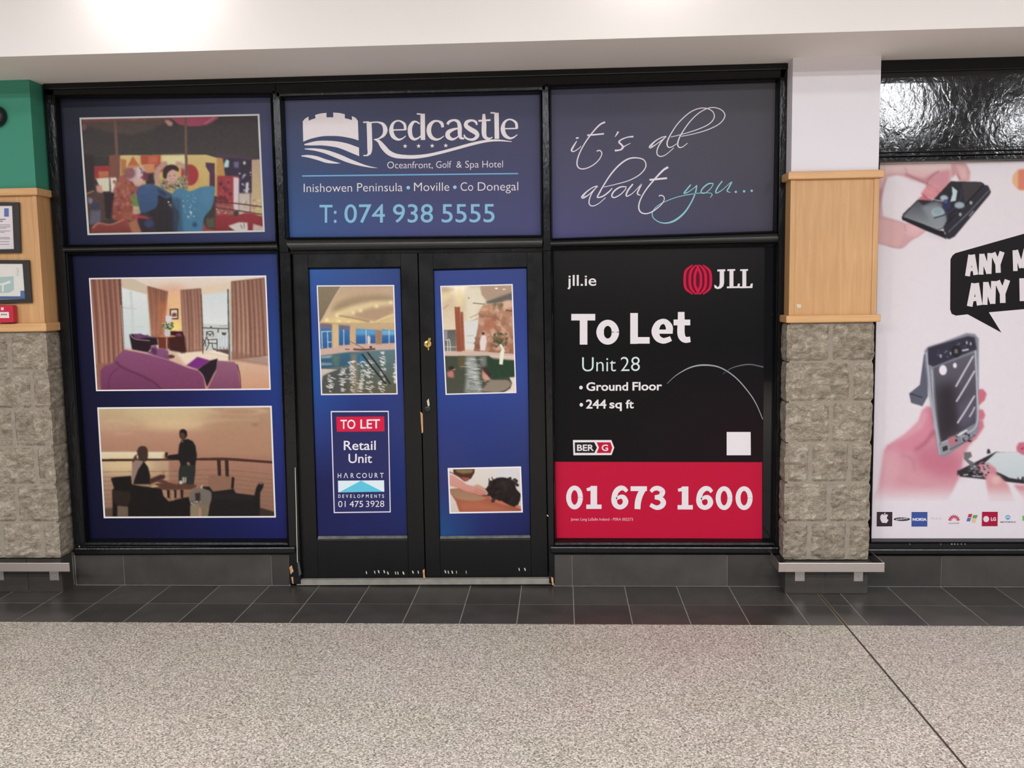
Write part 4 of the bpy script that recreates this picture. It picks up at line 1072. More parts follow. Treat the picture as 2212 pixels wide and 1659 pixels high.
# picture, lamp, flowers, table, armchairs
a.poly([(940, 440), (1032, 437), (1034, 552), (942, 555)], (60, 34, 34), 2); a.poly([(952, 452), (1020, 450), (1022, 540), (954, 543)], (222, 200, 180), 2); a.poly([(962, 500), (985, 480), (1012, 490), (1012, 522), (965, 525)], (120, 60, 50), 4)
a.poly([(860, 490), (895, 490), (890, 580), (858, 580)], (190, 110, 80), 6); a.poly([(893, 516), (958, 514), (966, 582), (897, 584)], (210, 206, 204), 2)
a.poly([(945, 680), (1080, 685), (1100, 760), (1090, 860), (1060, 870), (960, 850)], (50, 22, 30), 6); a.poly([(1010, 710), (1060, 705), (1075, 745), (1050, 790), (1020, 780)], (130, 62, 110), 5)
a.poly([(805, 725), (950, 735), (955, 860), (920, 880), (820, 870)], (112, 50, 34), 6); a.poly([(930, 740), (1100, 735), (1120, 900), (1100, 920), (935, 890)], (64, 30, 26), 8)
a.el(905, 736, 104, 14, (190, 120, 82), 2); a.line([(905, 750), (908, 860), (925, 940)], 12, (200, 150, 120), 2); a.el(950, 958, 44, 20, (84, 54, 50), 4)
a.line([(1065, 850), (1068, 925)], 9, (60, 36, 34), 2); a.line([(930, 830), (1060, 840)], 8, (60, 40, 60), 3)
a.poly([(888, 655), (945, 650), (940, 740), (890, 742)], (196, 194, 190), 3); a.sprinkle((860, 590, 975, 660), 50, 17, [(90, 104, 66), (206, 210, 180), (60, 76, 46), (150, 156, 110)], .9)
a.poly([(500, 720), (530, 712), (640, 720), (700, 735), (800, 750), (812, 830), (740, 840), (730, 880), (700, 912), (530, 880)], (42, 26, 34), 5); a.poly([(540, 718), (630, 708), (650, 735), (700, 720), (720, 745), (600, 765), (560, 755)], (110, 58, 100), 6)
a.line([(510, 722), (560, 765), (640, 778), (725, 785)], 10, (150, 130, 136), 3); a.line([(700, 745), (800, 752)], 8, (120, 90, 100), 3)
# sofa
a.poly([(740, 850), (790, 830), (805, 870), (880, 865), (925, 900), (925, 970), (940, 1000), (830, 975), (690, 915), (735, 895)], (138, 84, 118), 6, 1, (122, 66, 104)); a.poly([(735, 860), (795, 870), (800, 930), (770, 940), (740, 910)], (86, 46, 84), 8)
a.poly([(1120, 1055), (1240, 960), (1380, 1000), (1300, 1060), (1240, 1095)], (122, 40, 124), 4); a.poly([(1380, 1000), (1460, 980), (1455, 1080), (1420, 1140), (1345, 1290), (1300, 1160), (1240, 1100)], (40, 26, 36), 4)
a.poly([(1455, 1000), (1640, 1015), (1680, 1060), (1710, 1330), (1340, 1330), (1440, 1120)], (146, 92, 116), 6, 1, (128, 66, 96), smooth=False)
a.line([(1670, 1040), (1700, 1150), (1712, 1320)], 8, (60, 26, 40), 3)
a.poly([(185, 1110), (230, 1060), (350, 1020), (480, 1080), (700, 1180), (900, 1330), (190, 1330)], (128, 66, 104), 6, 1, (112, 52, 86))
a.poly([(345, 980), (440, 880), (500, 890), (700, 930), (940, 1000), (1130, 1075), (1250, 1110), (1310, 1180), (1335, 1330), (840, 1330), (700, 1220), (480, 1130), (380, 1070), (340, 1010)], (138, 76, 112), 6, 1, (120, 56, 90))
a.line([(445, 880), (700, 930), (940, 1000), (1130, 1075), (1250, 1110), (1310, 1190), (1330, 1330)], 7, (176, 140, 156), 2, .8)
a.line([(350, 1010), (430, 1080), (640, 1170), (780, 1250), (850, 1320)], 18, (78, 34, 60), 10, .8); a.line([(275, 1330), (285, 1200), (330, 1120), (390, 1085)], 8, (84, 36, 66), 4, .8)
a.tone(.10); a.grain(1.6)
a.build('photo_print', YS-.0003, p4_, 1.25)

Q = [(210, 880), (587, 876.5), (596, 1118), (224, 1119.5)]
_, inn = border('photo_rim', Q, 3.4, YS-.0004, p4_, (226, 220, 216))
a = Art((190, 860, 5.144), inn, (176, 134, 106))
a.poly(rect(80, 80, 2100, 360), (200, 176, 128), 0, 1, (196, 146, 112)); a.poly(rect(80, 360, 2100, 640), (194, 142, 112), 0, 1, (178, 122, 94))
a.poly(rect(1300, 80, 2120, 700), (178, 132, 98), 160, .75); a.el(900, 170, 520, 90, (216, 190, 140), 90, .8); a.el(950, 285, 330, 46, (228, 194, 138), 50, .9); a.el(250, 300, 220, 50, (206, 170, 130), 50, .5)
for p_, c_ in (([(1000, 130), (1200, 110), (1400, 160), (1800, 190), (1950, 140)], (222, 176, 146)), ([(700, 250), (1050, 330), (1400, 250), (1900, 240)], (222, 178, 146)), ([(180, 270), (330, 250), (560, 300)], (214, 180, 140)), ([(290, 405), (500, 392)], (214, 170, 140)), ([(1500, 130), (1750, 100), (2000, 160)], (226, 184, 156))):
    a.line(p_, 22, c_, 16, .55)
a.el(1860, 298, 34, 14, (150, 104, 78), 10, .8); a.line([(1500, 170), (1980, 260)], 60, (166, 122, 90), 40, .4)
a.poly(rect(120, 600, 860, 680), (232, 218, 182), 6, 1, (226, 206, 160)); a.poly([(840, 625), (2100, 640), (2100, 1270), (840, 1200)], (176, 122, 96), 12, 1, (140, 98, 76))
a.poly(rect(120, 700, 900, 1230), (196, 160, 124), 10, 1, (150, 108, 84)); a.el(430, 750, 330, 90, (226, 196, 142), 60, .9); a.el(600, 900, 300, 60, (206, 160, 110), 60, .6)
for k, yy in enumerate((822, 880, 925, 975, 1025, 1075, 1125, 1175)):
    a.line([(150, yy), (860, yy-8), (1500, yy-24), (2070, yy+30)], 6, (120, 80, 62), 2, .6)
a.poly([(120, 678), (1000, 672), (1500, 662), (1620, 668), (2060, 702), (2060, 728), (1560, 694), (1000, 692), (120, 706)], (74, 42, 32), 3)
a.poly([(1435, 690), (1475, 690), (1482, 870), (1445, 870)], (56, 36, 30), 3); a.poly([(1522, 690), (1562, 692), (1568, 880), (1530, 876)], (56, 36, 30), 3)
a.poly([(180, 1225), (440, 1210), (440, 1320), (180, 1320)], (96, 76, 58), 8); a.poly([(1880, 1210), (2100, 1270), (2100, 1320), (1880, 1320)], (58, 44, 36), 6)
# standing figure
DK = (28, 25, 23)
a.el(1058, 405, 42, 56, (44, 30, 26), 3); a.poly([(1020, 390), (1065, 380), (1085, 420), (1075, 465), (1045, 460), (1025, 430)], (96, 62, 48), 6, .8); a.poly([(1015, 385), (1030, 352), (1070, 346), (1100, 370), (1102, 420), (1088, 440), (1082, 400), (1050, 380)], (30, 22, 20), 4)
a.poly([(1045, 465), (1110, 455), (1165, 480), (1195, 530), (1212, 640), (1195, 740), (1190, 830), (1175, 960), (1012, 960), (1012, 820), (1030, 740), (1000, 640), (1015, 520)], (30, 26, 27), 4, smooth=False)
a.poly([(1030, 745), (1190, 745), (1192, 830), (1172, 970), (1100, 970), (1095, 850), (1080, 970), (1010, 970), (1012, 820)], (42, 44, 40), 4); a.poly([(1095, 715), (1125, 712), (1140, 745), (1110, 750)], (150, 106, 88), 4)
a.poly([(1020, 620), (900, 636), (880, 655), (880, 675), (1020, 690)], DK, 3); a.poly([(856, 605), (890, 603), (890, 665), (858, 668)], (66, 40, 28), 3); a.poly([(1045, 480), (1060, 478), (1055, 498)], (190, 150, 120), 2)
# seated figure
a.poly([(545, 590), (570, 545), (610, 533), (650, 548), (668, 600), (662, 680), (640, 705), (590, 705), (560, 670)], (66, 46, 36), 4, smooth=True); a.poly([(540, 625), (556, 640), (545, 680), (500, 730), (490, 700), (515, 650)], (80, 54, 42), 5); a.el(550, 650, 8, 14, (230, 206, 190), 3)
a.poly([(490, 720), (540, 690), (620, 705), (600, 740), (560, 790), (530, 900), (520, 930), (484, 900), (490, 800)], (150, 118, 108), 5); a.poly([(620, 700), (670, 770), (690, 850), (700, 960), (500, 960), (520, 900), (560, 790), (600, 735)], DK, 4)
a.poly([(690, 900), (810, 850), (860, 860), (855, 895), (740, 940), (690, 960)], (72, 44, 34), 5); a.poly([(818, 805), (862, 805), (855, 840), (840, 850), (825, 840)], (170, 120, 76), 3, .8); a.line([(840, 845), (838, 880)], 5, (80, 50, 40), 1)
# chairs and table
a.poly([(255, 890), (300, 880), (480, 865), (490, 960), (600, 980), (820, 1000), (840, 1090), (860, 1110), (900, 1150), (1060, 1110), (1120, 1100), (1145, 1180), (1140, 1320), (445, 1320), (445, 1210), (330, 1200), (325, 1320), (275, 1320), (275, 1020), (290, 1000)], (26, 22, 20), 4)
a.poly([(270, 1020), (470, 1045), (480, 1120), (440, 1200), (320, 1195), (272, 1130)], (46, 34, 28), 6); a.poly([(330, 1200), (440, 1210), (440, 1320), (330, 1320)], (110, 92, 72), 6)
a.poly([(670, 985), (760, 950), (900, 940), (1060, 955), (1200, 965), (1210, 985), (1150, 1015), (840, 1020), (760, 1000)], (92, 58, 44), 4); a.poly([(680, 985), (740, 960), (800, 985), (720, 995)], (200, 160, 116), 5); a.poly([(760, 930), (820, 905), (900, 935), (1010, 945), (980, 965), (860, 955)], (96, 54, 44), 5)
a.poly([(880, 935), (960, 925), (1010, 945), (990, 962)], (160, 96, 72), 5); a.poly([(1010, 925), (1050, 915), (1060, 950), (1020, 960)], (214, 190, 170), 4)
a.poly([(1045, 880), (1100, 880), (1092, 945), (1050, 945)], (150, 132, 112), 4, .8); a.line([(1060, 885), (1065, 940)], 6, (220, 206, 190), 2); a.line([(1088, 885), (1085, 940)], 6, (210, 196, 176), 2)
for x in (895, 970, 1045): a.poly([(x-18, 1020), (x+16, 1020), (x+14, 1110), (x-10, 1110)], (44, 30, 26), 3)
a.poly([(925, 1030), (960, 1030), (956, 1140), (930, 1140)], (170, 124, 96), 4); a.poly([(990, 1030), (1020, 1030), (1018, 1110), (994, 1115)], (166, 120, 92), 4); a.poly([(835, 1030), (870, 1030), (880, 1100), (845, 1080)], (176, 130, 100), 4)
a.poly([(1345, 880), (1370, 857), (1600, 875), (1590, 1005), (1390, 1035), (1330, 985)], (146, 100, 78), 4); a.poly([(1600, 875), (1630, 885), (1620, 1010), (1590, 1005)], (40, 28, 24), 3)
a.poly([(1270, 985), (1350, 985), (1390, 1040), (1620, 1010), (1645, 1060), (1850, 1085), (1870, 1000), (1890, 960), (1925, 932), (1955, 955), (1945, 1000), (1915, 1050), (1910, 1320), (1330, 1320), (1370, 1100), (1290, 1010)], (28, 25, 24), 4); a.el(1925, 948, 20, 14, (150, 118, 98), 4, .8)
a.poly([(1640, 1060), (1850, 1085), (1845, 1130), (1400, 1125), (1390, 1060)], (34, 30, 28), 6)
a.poly([(1130, 1100), (1145, 1035), (1200, 1010), (1300, 1012), (1365, 1040), (1375, 1100), (1350, 1180), (1260, 1190), (1180, 1200), (1135, 1150)], (116, 104, 92), 6, smooth=True); a.poly([(1190, 1060), (1250, 1050), (1250, 1150), (1200, 1160)], (54, 40, 34), 6); a.line([(1160, 1160), (1190, 1200)], 14, (200, 190, 176), 4); a.sprinkle((1150, 1140, 1250, 1180), 14, 14, [(196, 186, 170), (90, 80, 70)], .7)
a.poly([(1140, 1190), (1235, 1190), (1235, 1320), (1140, 1320)], (140, 122, 92), 6); a.poly([(1260, 1200), (1335, 1200), (1335, 1320), (1258, 1320)], (122, 108, 82), 6); a.line([(1272, 965), (1258, 1005)], 12, (200, 190, 176), 2)
a.tone(.14, (40, 34, 30), .04); a.grain(1.4)
a.build('photo_print', YS-.0003, p4_, 1.25)

# ---- door posters
BL1 = [[(54, 92, 158), (58, 84, 140), (52, 70, 124)], [(46, 70, 140), (56, 68, 134), (48, 66, 128)], [(40, 84, 152), (44, 66, 136), (46, 60, 122)], [(44, 62, 126), (36, 48, 104), (46, 56, 112)], [(30, 34, 78), (32, 34, 82), (30, 46, 104)], [(32, 34, 80), (34, 36, 84), (34, 38, 84)]]
YDS = YD+.0165
p5 = poster('window_poster', 'blue poster with a pool photograph and a small to let panel on the left door', ST1, BL1, YDS)
Q = [(684, 616.5), (851.5, 615.5), (859, 852), (693.5, 853.5)]
_, inn = border('photo_rim', Q, 2.6, YDS-.0004, p5, (232, 226, 226))
a = Art((640, 560, 5.185), inn, (198, 170, 136), 2.5)
a.poly(rect(220, 290, 1140, 800), (192, 160, 132), 0, 1, (222, 194, 134))
a.poly([(220, 290), (505, 300), (420, 440), (280, 700), (220, 720)], (140, 124, 98), 5, 1, (128, 108, 86)); a.line([(505, 305), (420, 440), (275, 705)], 10, (214, 190, 156), 5)
a.poly([(440, 500), (620, 430), (880, 400), (1095, 420), (1095, 470), (820, 480), (640, 520), (400, 600)], (160, 134, 104), 26, .9, smooth=True); a.poly([(400, 610), (640, 530), (860, 480), (1095, 470), (1095, 500), (860, 540), (650, 580), (480, 640)], (232, 206, 150), 20, .9)
a.poly([(620, 620), (860, 540), (1095, 520), (1095, 600), (920, 700), (830, 700), (640, 640)], (178, 144, 114), 20, .9); a.line([(470, 632), (640, 660), (835, 705)], 12, (150, 118, 84), 6); a.line([(835, 735), (960, 670), (1095, 620)], 16, (240, 214, 140), 8)
a.poly([(270, 700), (480, 650), (700, 690), (860, 740), (1100, 760), (1100, 790), (640, 750), (270, 715)], (228, 200, 130), 12, .9)
for x, y in ((345, 680), (480, 700), (590, 715), (680, 735), (840, 712), (960, 750), (640, 600), (900, 530), (720, 575), (1060, 485), (460, 632)): a.el(x, y, 20, 18, (252, 236, 180), 12, .9)
a.poly(rect(255, 710, 1140, 1010), (200, 168, 122), 4, 1, (190, 156, 124))
for x0_, x1_, y0_, y1_ in ((270, 398, 730, 1005), (478, 600, 740, 965), (670, 890, 780, 950), (958, 1120, 785, 945)):
    a.poly([(x0_, y0_), (x1_, y0_+14), (x1_, y1_-8), (x0_, y1_)], (60, 124, 186), 3, 1, (36, 88, 152))
a.poly([(670, 780), (890, 792), (890, 850), (670, 850)], (96, 164, 206), 10, .8); a.poly([(958, 790), (1120, 800), (1120, 850), (958, 850)], (120, 184, 210), 10, .8); a.poly([(478, 735), (605, 745), (600, 800), (480, 790)], (120, 100, 110), 10, .8); a.poly([(270, 715), (400, 725), (400, 775), (270, 770)], (130, 104, 112), 8)
for L_ in ([(285, 810), (292, 1000)], [(350, 810), (356, 1000)], [(285, 812), (395, 808)], [(360, 930), (400, 928)], [(532, 790), (534, 965)], [(782, 790), (784, 950)], [(1040, 795), (1042, 945)]): a.line(L_, 9, (214, 206, 196), 2)
a.poly([(410, 730), (470, 740), (478, 1000), (415, 1005)], (214, 182, 128), 6); a.poly([(605, 750), (660, 760), (660, 975), (608, 980)], (206, 168, 120), 6); a.poly([(892, 790), (956, 800), (956, 965), (892, 965)], (160, 122, 92), 6)
a.poly([(795, 870), (812, 850), (832, 875), (828, 960), (800, 962)], (220, 200, 186), 4)
a.poly([(255, 1010), (640, 960), (1140, 950), (1140, 1030), (700, 1030), (260, 1085)], (204, 168, 152), 6); a.line([(640, 1010), (760, 1015), (885, 1005)], 18, (96, 52, 40), 5); a.line([(550, 1010), (600, 1012)], 14, (130, 96, 80), 3); a.el(835, 985, 14, 12, (60, 40, 40), 3)
a.line([(600, 920), (680, 960), (780, 1010)], 6, (110, 84, 84), 1)
a.poly([(265, 1085), (600, 1040), (900, 1020), (1140, 1010), (1140, 1510), (270, 1510)], (88, 122, 132), 6, 1, (92, 86, 62))
a.poly([(270, 1085), (600, 1045), (740, 1060), (700, 1160), (560, 1190), (280, 1225)], (62, 104, 124), 8, 1, (40, 84, 112)); a.poly([(275, 1090), (420, 1075), (380, 1105), (275, 1110)], (180, 190, 180), 8, .8); a.poly([(275, 1160), (400, 1165), (400, 1185), (275, 1190)], (150, 176, 180), 8, .8)
a.poly([(610, 1060), (680, 1060), (700, 1500), (640, 1500)], (138, 124, 100), 14, .8); a.poly([(400, 1080), (490, 1075), (480, 1200), (420, 1200)], (110, 124, 96), 14, .6); a.poly([(700, 1060), (780, 1070), (760, 1180), (700, 1150)], (40, 110, 160), 12, .8)
a.poly([(275, 1228), (470, 1235), (380, 1270), (300, 1310), (280, 1420)], (206, 188, 170), 5); a.poly([(300, 1310), (400, 1265), (560, 1210), (600, 1260), (560, 1500), (290, 1500)], (74, 78, 76), 14, .8)
for cx_, w__, y0_, y1_ in ((385, 46, 1290, 1490), (520, 40, 1220, 1500), (625, 36, 1140, 1500), (740, 56, 1150, 1360), (820, 46, 1130, 1350), (975, 34, 1030, 1300), (960, 40, 1330, 1490), (1110, 16, 1130, 1400), (720, 40, 1350, 1490), (820, 60, 1370, 1490)):
    for _ in range(int((y1_-y0_)/7)):
        x = cx_+a.rng.normal(0, w__*.45); y = a.rng.uniform(y0_, y1_); r = a.rng.uniform(6, 17)
        a.line([(x-r*1.3, y-r*.3), (x, y+a.rng.uniform(-5, 5)), (x+r*1.2, y+r*.3)], 8, (238, 226, 218), 2, .85)
a.line([(735, 1060), (860, 1220), (1005, 1400)], 18, (40, 38, 40), 2); a.line([(795, 1040), (920, 1200), (1055, 1400)], 18, (44, 42, 44), 2); a.line([(740, 1055), (800, 1040)], 14, (110, 96, 90), 3)
a.tone(.12); a.grain(2)
a.build('photo_print', YDS-.0003, p5, 1.1)
C = (640, 860, 5.185); y5 = YDS-.0005
flat('to_let_panel', [([(386, 145), (1035, 142), (1058, 1280), (420, 1288)], (222, 216, 228)), ([(398, 158), (1025, 155), (1047, 1268), (431, 1276)], (44, 46, 92)), ([(447, 209), (985, 206), (988, 372), (455, 376)], (208, 30, 66)),
                      ([(467, 925), (983, 921), (986, 1048), (470, 1055)], (220, 232, 236)), ([(725, 924), (972, 1049), (485, 1053)], (96, 194, 218))], y5, p5, o=C, label='dark panel in a white outline')
y5b = y5-.0008
text('panel_lettering', [('TO', 495, 345, 662, 344, 102, (238, 226, 230), .014), ('LET', 718, 342, 938, 338, 102, (238, 226, 230), .014), ('Retail', 532, 582, 890, 580, 104, (228, 222, 228), .008), ('Unit', 585, 727, 848, 725, 102, (228, 222, 228), .008)] +
     [(ch, x-w__/2, 896-(x-465)*.008, x+w__/2, 896-(x-465)*.008, 54, (222, 218, 226), .006) for ch, x, w__ in (('H', 484, 38), ('Λ', 555, 50), ('R', 628, 36), ('C', 696, 46), ('O', 764, 52), ('U', 832, 38), ('R', 896, 36), ('T', 958, 42))] +
     [(ch, x-w__/2, 1117, x+w__/2, 1117, 38, (216, 214, 224), .014) for ch, x, w__ in (('D', 484, 26), ('E', 526, 20), ('V', 569, 30), ('E', 613, 20), ('L', 655, 20), ('O', 700, 34), ('P', 746, 22), ('M', 795, 32), ('E', 843, 20), ('N', 888, 28), ('T', 933, 26), ('S', 972, 22))] +
     [('01', 470, 1220, 552, 1220, 68, (228, 222, 228), -.006), ('475', 597, 1220, 748, 1219, 68, (228, 222, 228), -.006), ('3928', 780, 1219, 985, 1217, 68, (228, 222, 228), -.006)], y5b, p5, C)

BL2 = [[(56, 72, 132), (58, 72, 132), (58, 70, 126)], [(50, 72, 138), (52, 70, 138), (50, 68, 138)], [(44, 68, 136), (50, 70, 144), (52, 72, 142)], [(46, 58, 118), (44, 58, 120), (48, 60, 118)], [(50, 54, 104), (40, 50, 104), (40, 48, 96)], [(32, 78, 128), (34, 40, 92), (30, 32, 78)]]
p6 = poster('window_poster', 'blue poster with indoor pool and massage photographs on the right door', ST2, BL2, YDS)
Q = [(951, 617.5), (1107.5, 613.5), (1115.5, 849), (962.5, 853)]
_, inn = border('photo_rim', Q, 2.6, YDS-.0004, p6, (234, 228, 228))
a = Art((900, 560, 5.186), inn, (214, 190, 158), 2.5)
a.poly(rect(260, 270, 1130, 800), (206, 178, 140), 0, 1, (226, 206, 176)); a.el(480, 330, 110, 90, (255, 244, 216), 40); a.el(480, 430, 50, 110, (238, 216, 160), 30, .8)
a.poly([(270, 370), (440, 380), (360, 440), (280, 500)], (232, 210, 160), 20, .9); a.line([(290, 560), (360, 510)], 8, (170, 140, 100), 6); a.line([(290, 350), (420, 340)], 20, (180, 150, 110), 14, .7)
a.poly([(540, 330), (720, 300), (780, 440), (760, 520), (690, 560), (660, 700), (560, 700)], (226, 214, 186), 20)
a.poly([(710, 300), (1070, 290), (1075, 380), (780, 460), (730, 400)], (178, 148, 124), 6); a.poly([(780, 470), (1075, 370), (1080, 470), (860, 500), (780, 500)], (104, 98, 92), 10)
a.el(895, 328, 18, 8, (255, 250, 236), 2); a.el(980, 338, 18, 6, (250, 236, 216), 2); a.line([(630, 492), (770, 505)], 8, (90, 84, 80), 2); a.line([(600, 655), (720, 600)], 7, (140, 134, 130), 3); a.line([(540, 725), (730, 650)], 9, (160, 150, 140), 4); a.el(585, 435, 8, 8, (110, 100, 90), 2)
a.poly([(530, 700), (700, 680), (690, 1010), (545, 1010)], (216, 214, 206), 8); a.line([(560, 860), (640, 856)], 8, (170, 170, 166), 4); a.line([(560, 930), (640, 940)], 8, (180, 178, 174), 4)
a.poly([(305, 795), (440, 790), (450, 1030), (315, 1030)], (92, 92, 86), 5, 1, (118, 116, 110)); a.poly([(300, 800), (345, 800), (345, 900), (310, 900)], (150, 140, 150), 6); a.line([(320, 980), (450, 985)], 10, (180, 176, 168), 3)
a.line([(350, 910), (350, 1040)], 8, (226, 220, 206), 1); a.line([(320, 910), (345, 905), (372, 912), (378, 1040)], 8, (226, 220, 206), 1)
a.poly([(425, 535), (485, 528), (510, 1060), (453, 1062)], (160, 84, 58), 3, 1, (150, 74, 50)); a.poly([(490, 590), (522, 590), (542, 1028), (510, 1030)], (168, 92, 64), 3); a.line([(500, 620), (515, 1020)], 8, (120, 58, 42), 3); a.poly([(452, 520), (485, 500), (490, 530), (440, 540)], (232, 200, 150), 4)
a.poly([(700, 600), (740, 520), (830, 500), (960, 480), (1070, 455), (1090, 1065), (640, 1035), (660, 900), (690, 740)], (196, 144, 112), 5, 1, (150, 100, 76))
a.sprinkle((720, 520, 1075, 1030), 160, 44, [(214, 164, 134), (170, 112, 84), (186, 130, 98), (140, 90, 66), (222, 178, 150)], .4); a.poly([(760, 690), (880, 670), (900, 760), (800, 800)], (176, 104, 76), 16, .8); a.el(1020, 510, 60, 50, (224, 184, 160), 12, .8)
a.line([(720, 640), (860, 650), (1000, 720)], 8, (130, 84, 62), 6, .7); a.line([(1000, 570), (1060, 580), (1075, 578)], 8, (60, 44, 40), 3); a.sprinkle((655, 880, 760, 1030), 30, 26, [(150, 98, 74), (120, 76, 60)], .5); a.sprinkle((860, 480, 960, 560), 10, 26, [(110, 104, 70)], .4)
a.sprinkle((860, 830, 1010, 980), 70, 18, [(84, 88, 56), (108, 104, 70), (64, 66, 44)], .6); a.line([(930, 960), (900, 890), (880, 850)], 6, (70, 76, 46), 2); a.line([(935, 960), (980, 880), (1000, 850)], 6, (80, 84, 52), 2)
a.el(746, 835, 16, 18, (86, 54, 46), 3); a.poly([(722, 870), (745, 850), (778, 858), (785, 920), (768, 1025), (715, 1025), (708, 930)], (226, 208, 200), 4)
a.poly([(310, 1040), (640, 1030), (1090, 1062), (1095, 1130), (880, 1130), (810, 1080), (312, 1080)], (206, 176, 158), 4); a.poly([(820, 1078), (1095, 1085), (1100, 1130), (870, 1130)], (222, 188, 172), 5)
a.poly([(312, 1085), (810, 1083), (870, 1130), (1100, 1132), (1110, 1510), (325, 1510)], (62, 74, 58), 4, 1, (78, 76, 62)); a.poly([(780, 1100), (1095, 1140), (1105, 1320), (850, 1350), (800, 1280)], (40, 66, 44), 12)
a.poly([(460, 1090), (545, 1090), (545, 1230), (470, 1230)], (96, 84, 56), 10); a.poly([(550, 1090), (660, 1088), (700, 1300), (740, 1500), (540, 1500), (560, 1300)], (170, 172, 168), 16, .85); a.poly([(700, 1090), (780, 1090), (780, 1200), (720, 1200)], (130, 128, 126), 12, .8)
for _ in range(70):
    y = a.rng.uniform(1110, 1490); x = 620+a.rng.normal(0, 50)+(y-1100)*.12; a.line([(x-34, y), (x, y-4), (x+30, y+3)], 6, (222, 222, 216) if a.rng.random() < .6 else (84, 88, 76), 2, .6)
a.poly([(730, 1480), (760, 1430), (830, 1350), (1020, 1350), (1070, 1400), (1030, 1460), (900, 1500)], (140, 126, 108), 8); a.line([(840, 1345), (1020, 1350), (1066, 1400), (1000, 1470), (900, 1500)], 8, (66, 58, 48), 3); a.poly([(1040, 1325), (1110, 1320), (1112, 1505), (960, 1505), (1050, 1450), (1070, 1390)], (226, 206, 192), 4)
a.el(388, 1222, 30, 26, (58, 36, 34), 5); a.poly([(340, 1270), (400, 1240), (415, 1275), (420, 1330), (350, 1320)], (190, 116, 104), 8); a.line([(405, 1240), (440, 1232)], 12, (200, 120, 110), 4)
a.el(770, 1255, 34, 44, (70, 44, 40), 8); a.poly([(735, 1230), (760, 1270), (800, 1300), (835, 1350), (770, 1365), (735, 1330)], (206, 146, 124), 8); a.poly([(790, 1230), (830, 1290), (830, 1340), (790, 1290)], (64, 42, 38), 6)
a.poly([(925, 955), (950, 952), (988, 1020), (980, 1060), (965, 1182), (925, 1178), (938, 1040), (955, 1010)], (226, 226, 206), 2)
a.tone(.12); a.grain(2)
a.build('photo_print', YDS-.0003, p6, 1.1)
Q = [(967, 1011), (1125.5, 1007.5), (1129.5, 1107), (971, 1109.5)]
_, inn = border('photo_rim', Q, 3, YDS-.0004, p6, (234, 226, 228))
a = Art((900, 960, 5.186), inn, (214, 202, 194), 2.5)
a.poly(rect(350, 250, 1190, 780), (216, 206, 198), 0, 1, (206, 190, 176)); a.poly(rect(900, 260, 1120, 420), (208, 206, 210), 40, .8)
a.poly([(410, 275), (652, 275), (648, 320), (610, 385), (540, 415), (480, 370), (415, 335)], (74, 44, 34), 3); a.poly([(430, 280), (640, 278), (620, 320), (520, 330), (450, 310)], (130, 108, 70), 8); a.poly([(500, 365), (600, 375), (570, 415), (540, 415)], (150, 84, 66), 5)
a.poly([(368, 500), (430, 500), (500, 480), (560, 500), (700, 560), (800, 570), (860, 610), (940, 625), (1060, 680), (1170, 720), (1170, 755), (480, 755), (440, 640), (380, 550)], (170, 102, 78), 4, 1, (150, 80, 60))
a.poly([(372, 510), (440, 495), (540, 520), (700, 575), (780, 600), (700, 630), (600, 632), (480, 615), (410, 575)], (150, 112, 88), 6, 1, (166, 128, 98), smooth=True); a.poly([(480, 650), (700, 640), (860, 680), (1100, 750), (500, 755)], (176, 104, 76), 20, .8)
a.poly([(640, 460), (690, 450), (770, 490), (800, 540), (740, 545), (660, 500)], (190, 150, 122), 5)
a.poly([(368, 335), (420, 350), (520, 415), (560, 450), (640, 470), (720, 500), (790, 545), (795, 570), (750, 570), (690, 555), (740, 575), (640, 545), (560, 530), (470, 490), (368, 465)], (206, 152, 138), 4, 1, (196, 130, 116))
a.line([(640, 520), (700, 545), (760, 560)], 5, (150, 96, 84), 2); a.line([(660, 500), (720, 520), (785, 545)], 5, (160, 104, 90), 2); a.line([(368, 310), (450, 345), (540, 410)], 10, (120, 70, 60), 4); a.line([(740, 575), (795, 572)], 10, (60, 44, 40), 4)
a.poly([(800, 570), (860, 590), (940, 610), (1060, 690), (980, 680), (860, 640)], (200, 120, 92), 8, .6)
a.poly([(775, 500), (820, 440), (860, 395), (950, 370), (1050, 390), (1100, 430), (1118, 500), (1165, 560), (1155, 630), (1120, 700), (1040, 680), (930, 625), (860, 615), (810, 560)], (36, 28, 26), 4, smooth=True)
a.sprinkle((800, 380, 1140, 640), 46, 30, [(30, 22, 20), (44, 36, 34)], .8); a.el(980, 450, 70, 30, (54, 48, 40), 24, .7)
for L_ in ([(815, 380), (812, 410), (840, 415)], [(845, 365), (850, 390), (870, 400)], [(770, 500), (790, 510), (800, 530)], [(1030, 385), (1055, 370), (1060, 395)], [(1120, 550), (1160, 560), (1150, 600)], [(900, 375), (910, 390)], [(1100, 430), (1115, 450)], [(1145, 640), (1160, 620)]): a.line(L_, 9, (40, 30, 28), 2)
a.poly([(1120, 680), (1165, 690), (1168, 720), (1100, 705)], (190, 116, 94), 4)
a.build('photo_print', YDS-.0003, p6, 1.1)

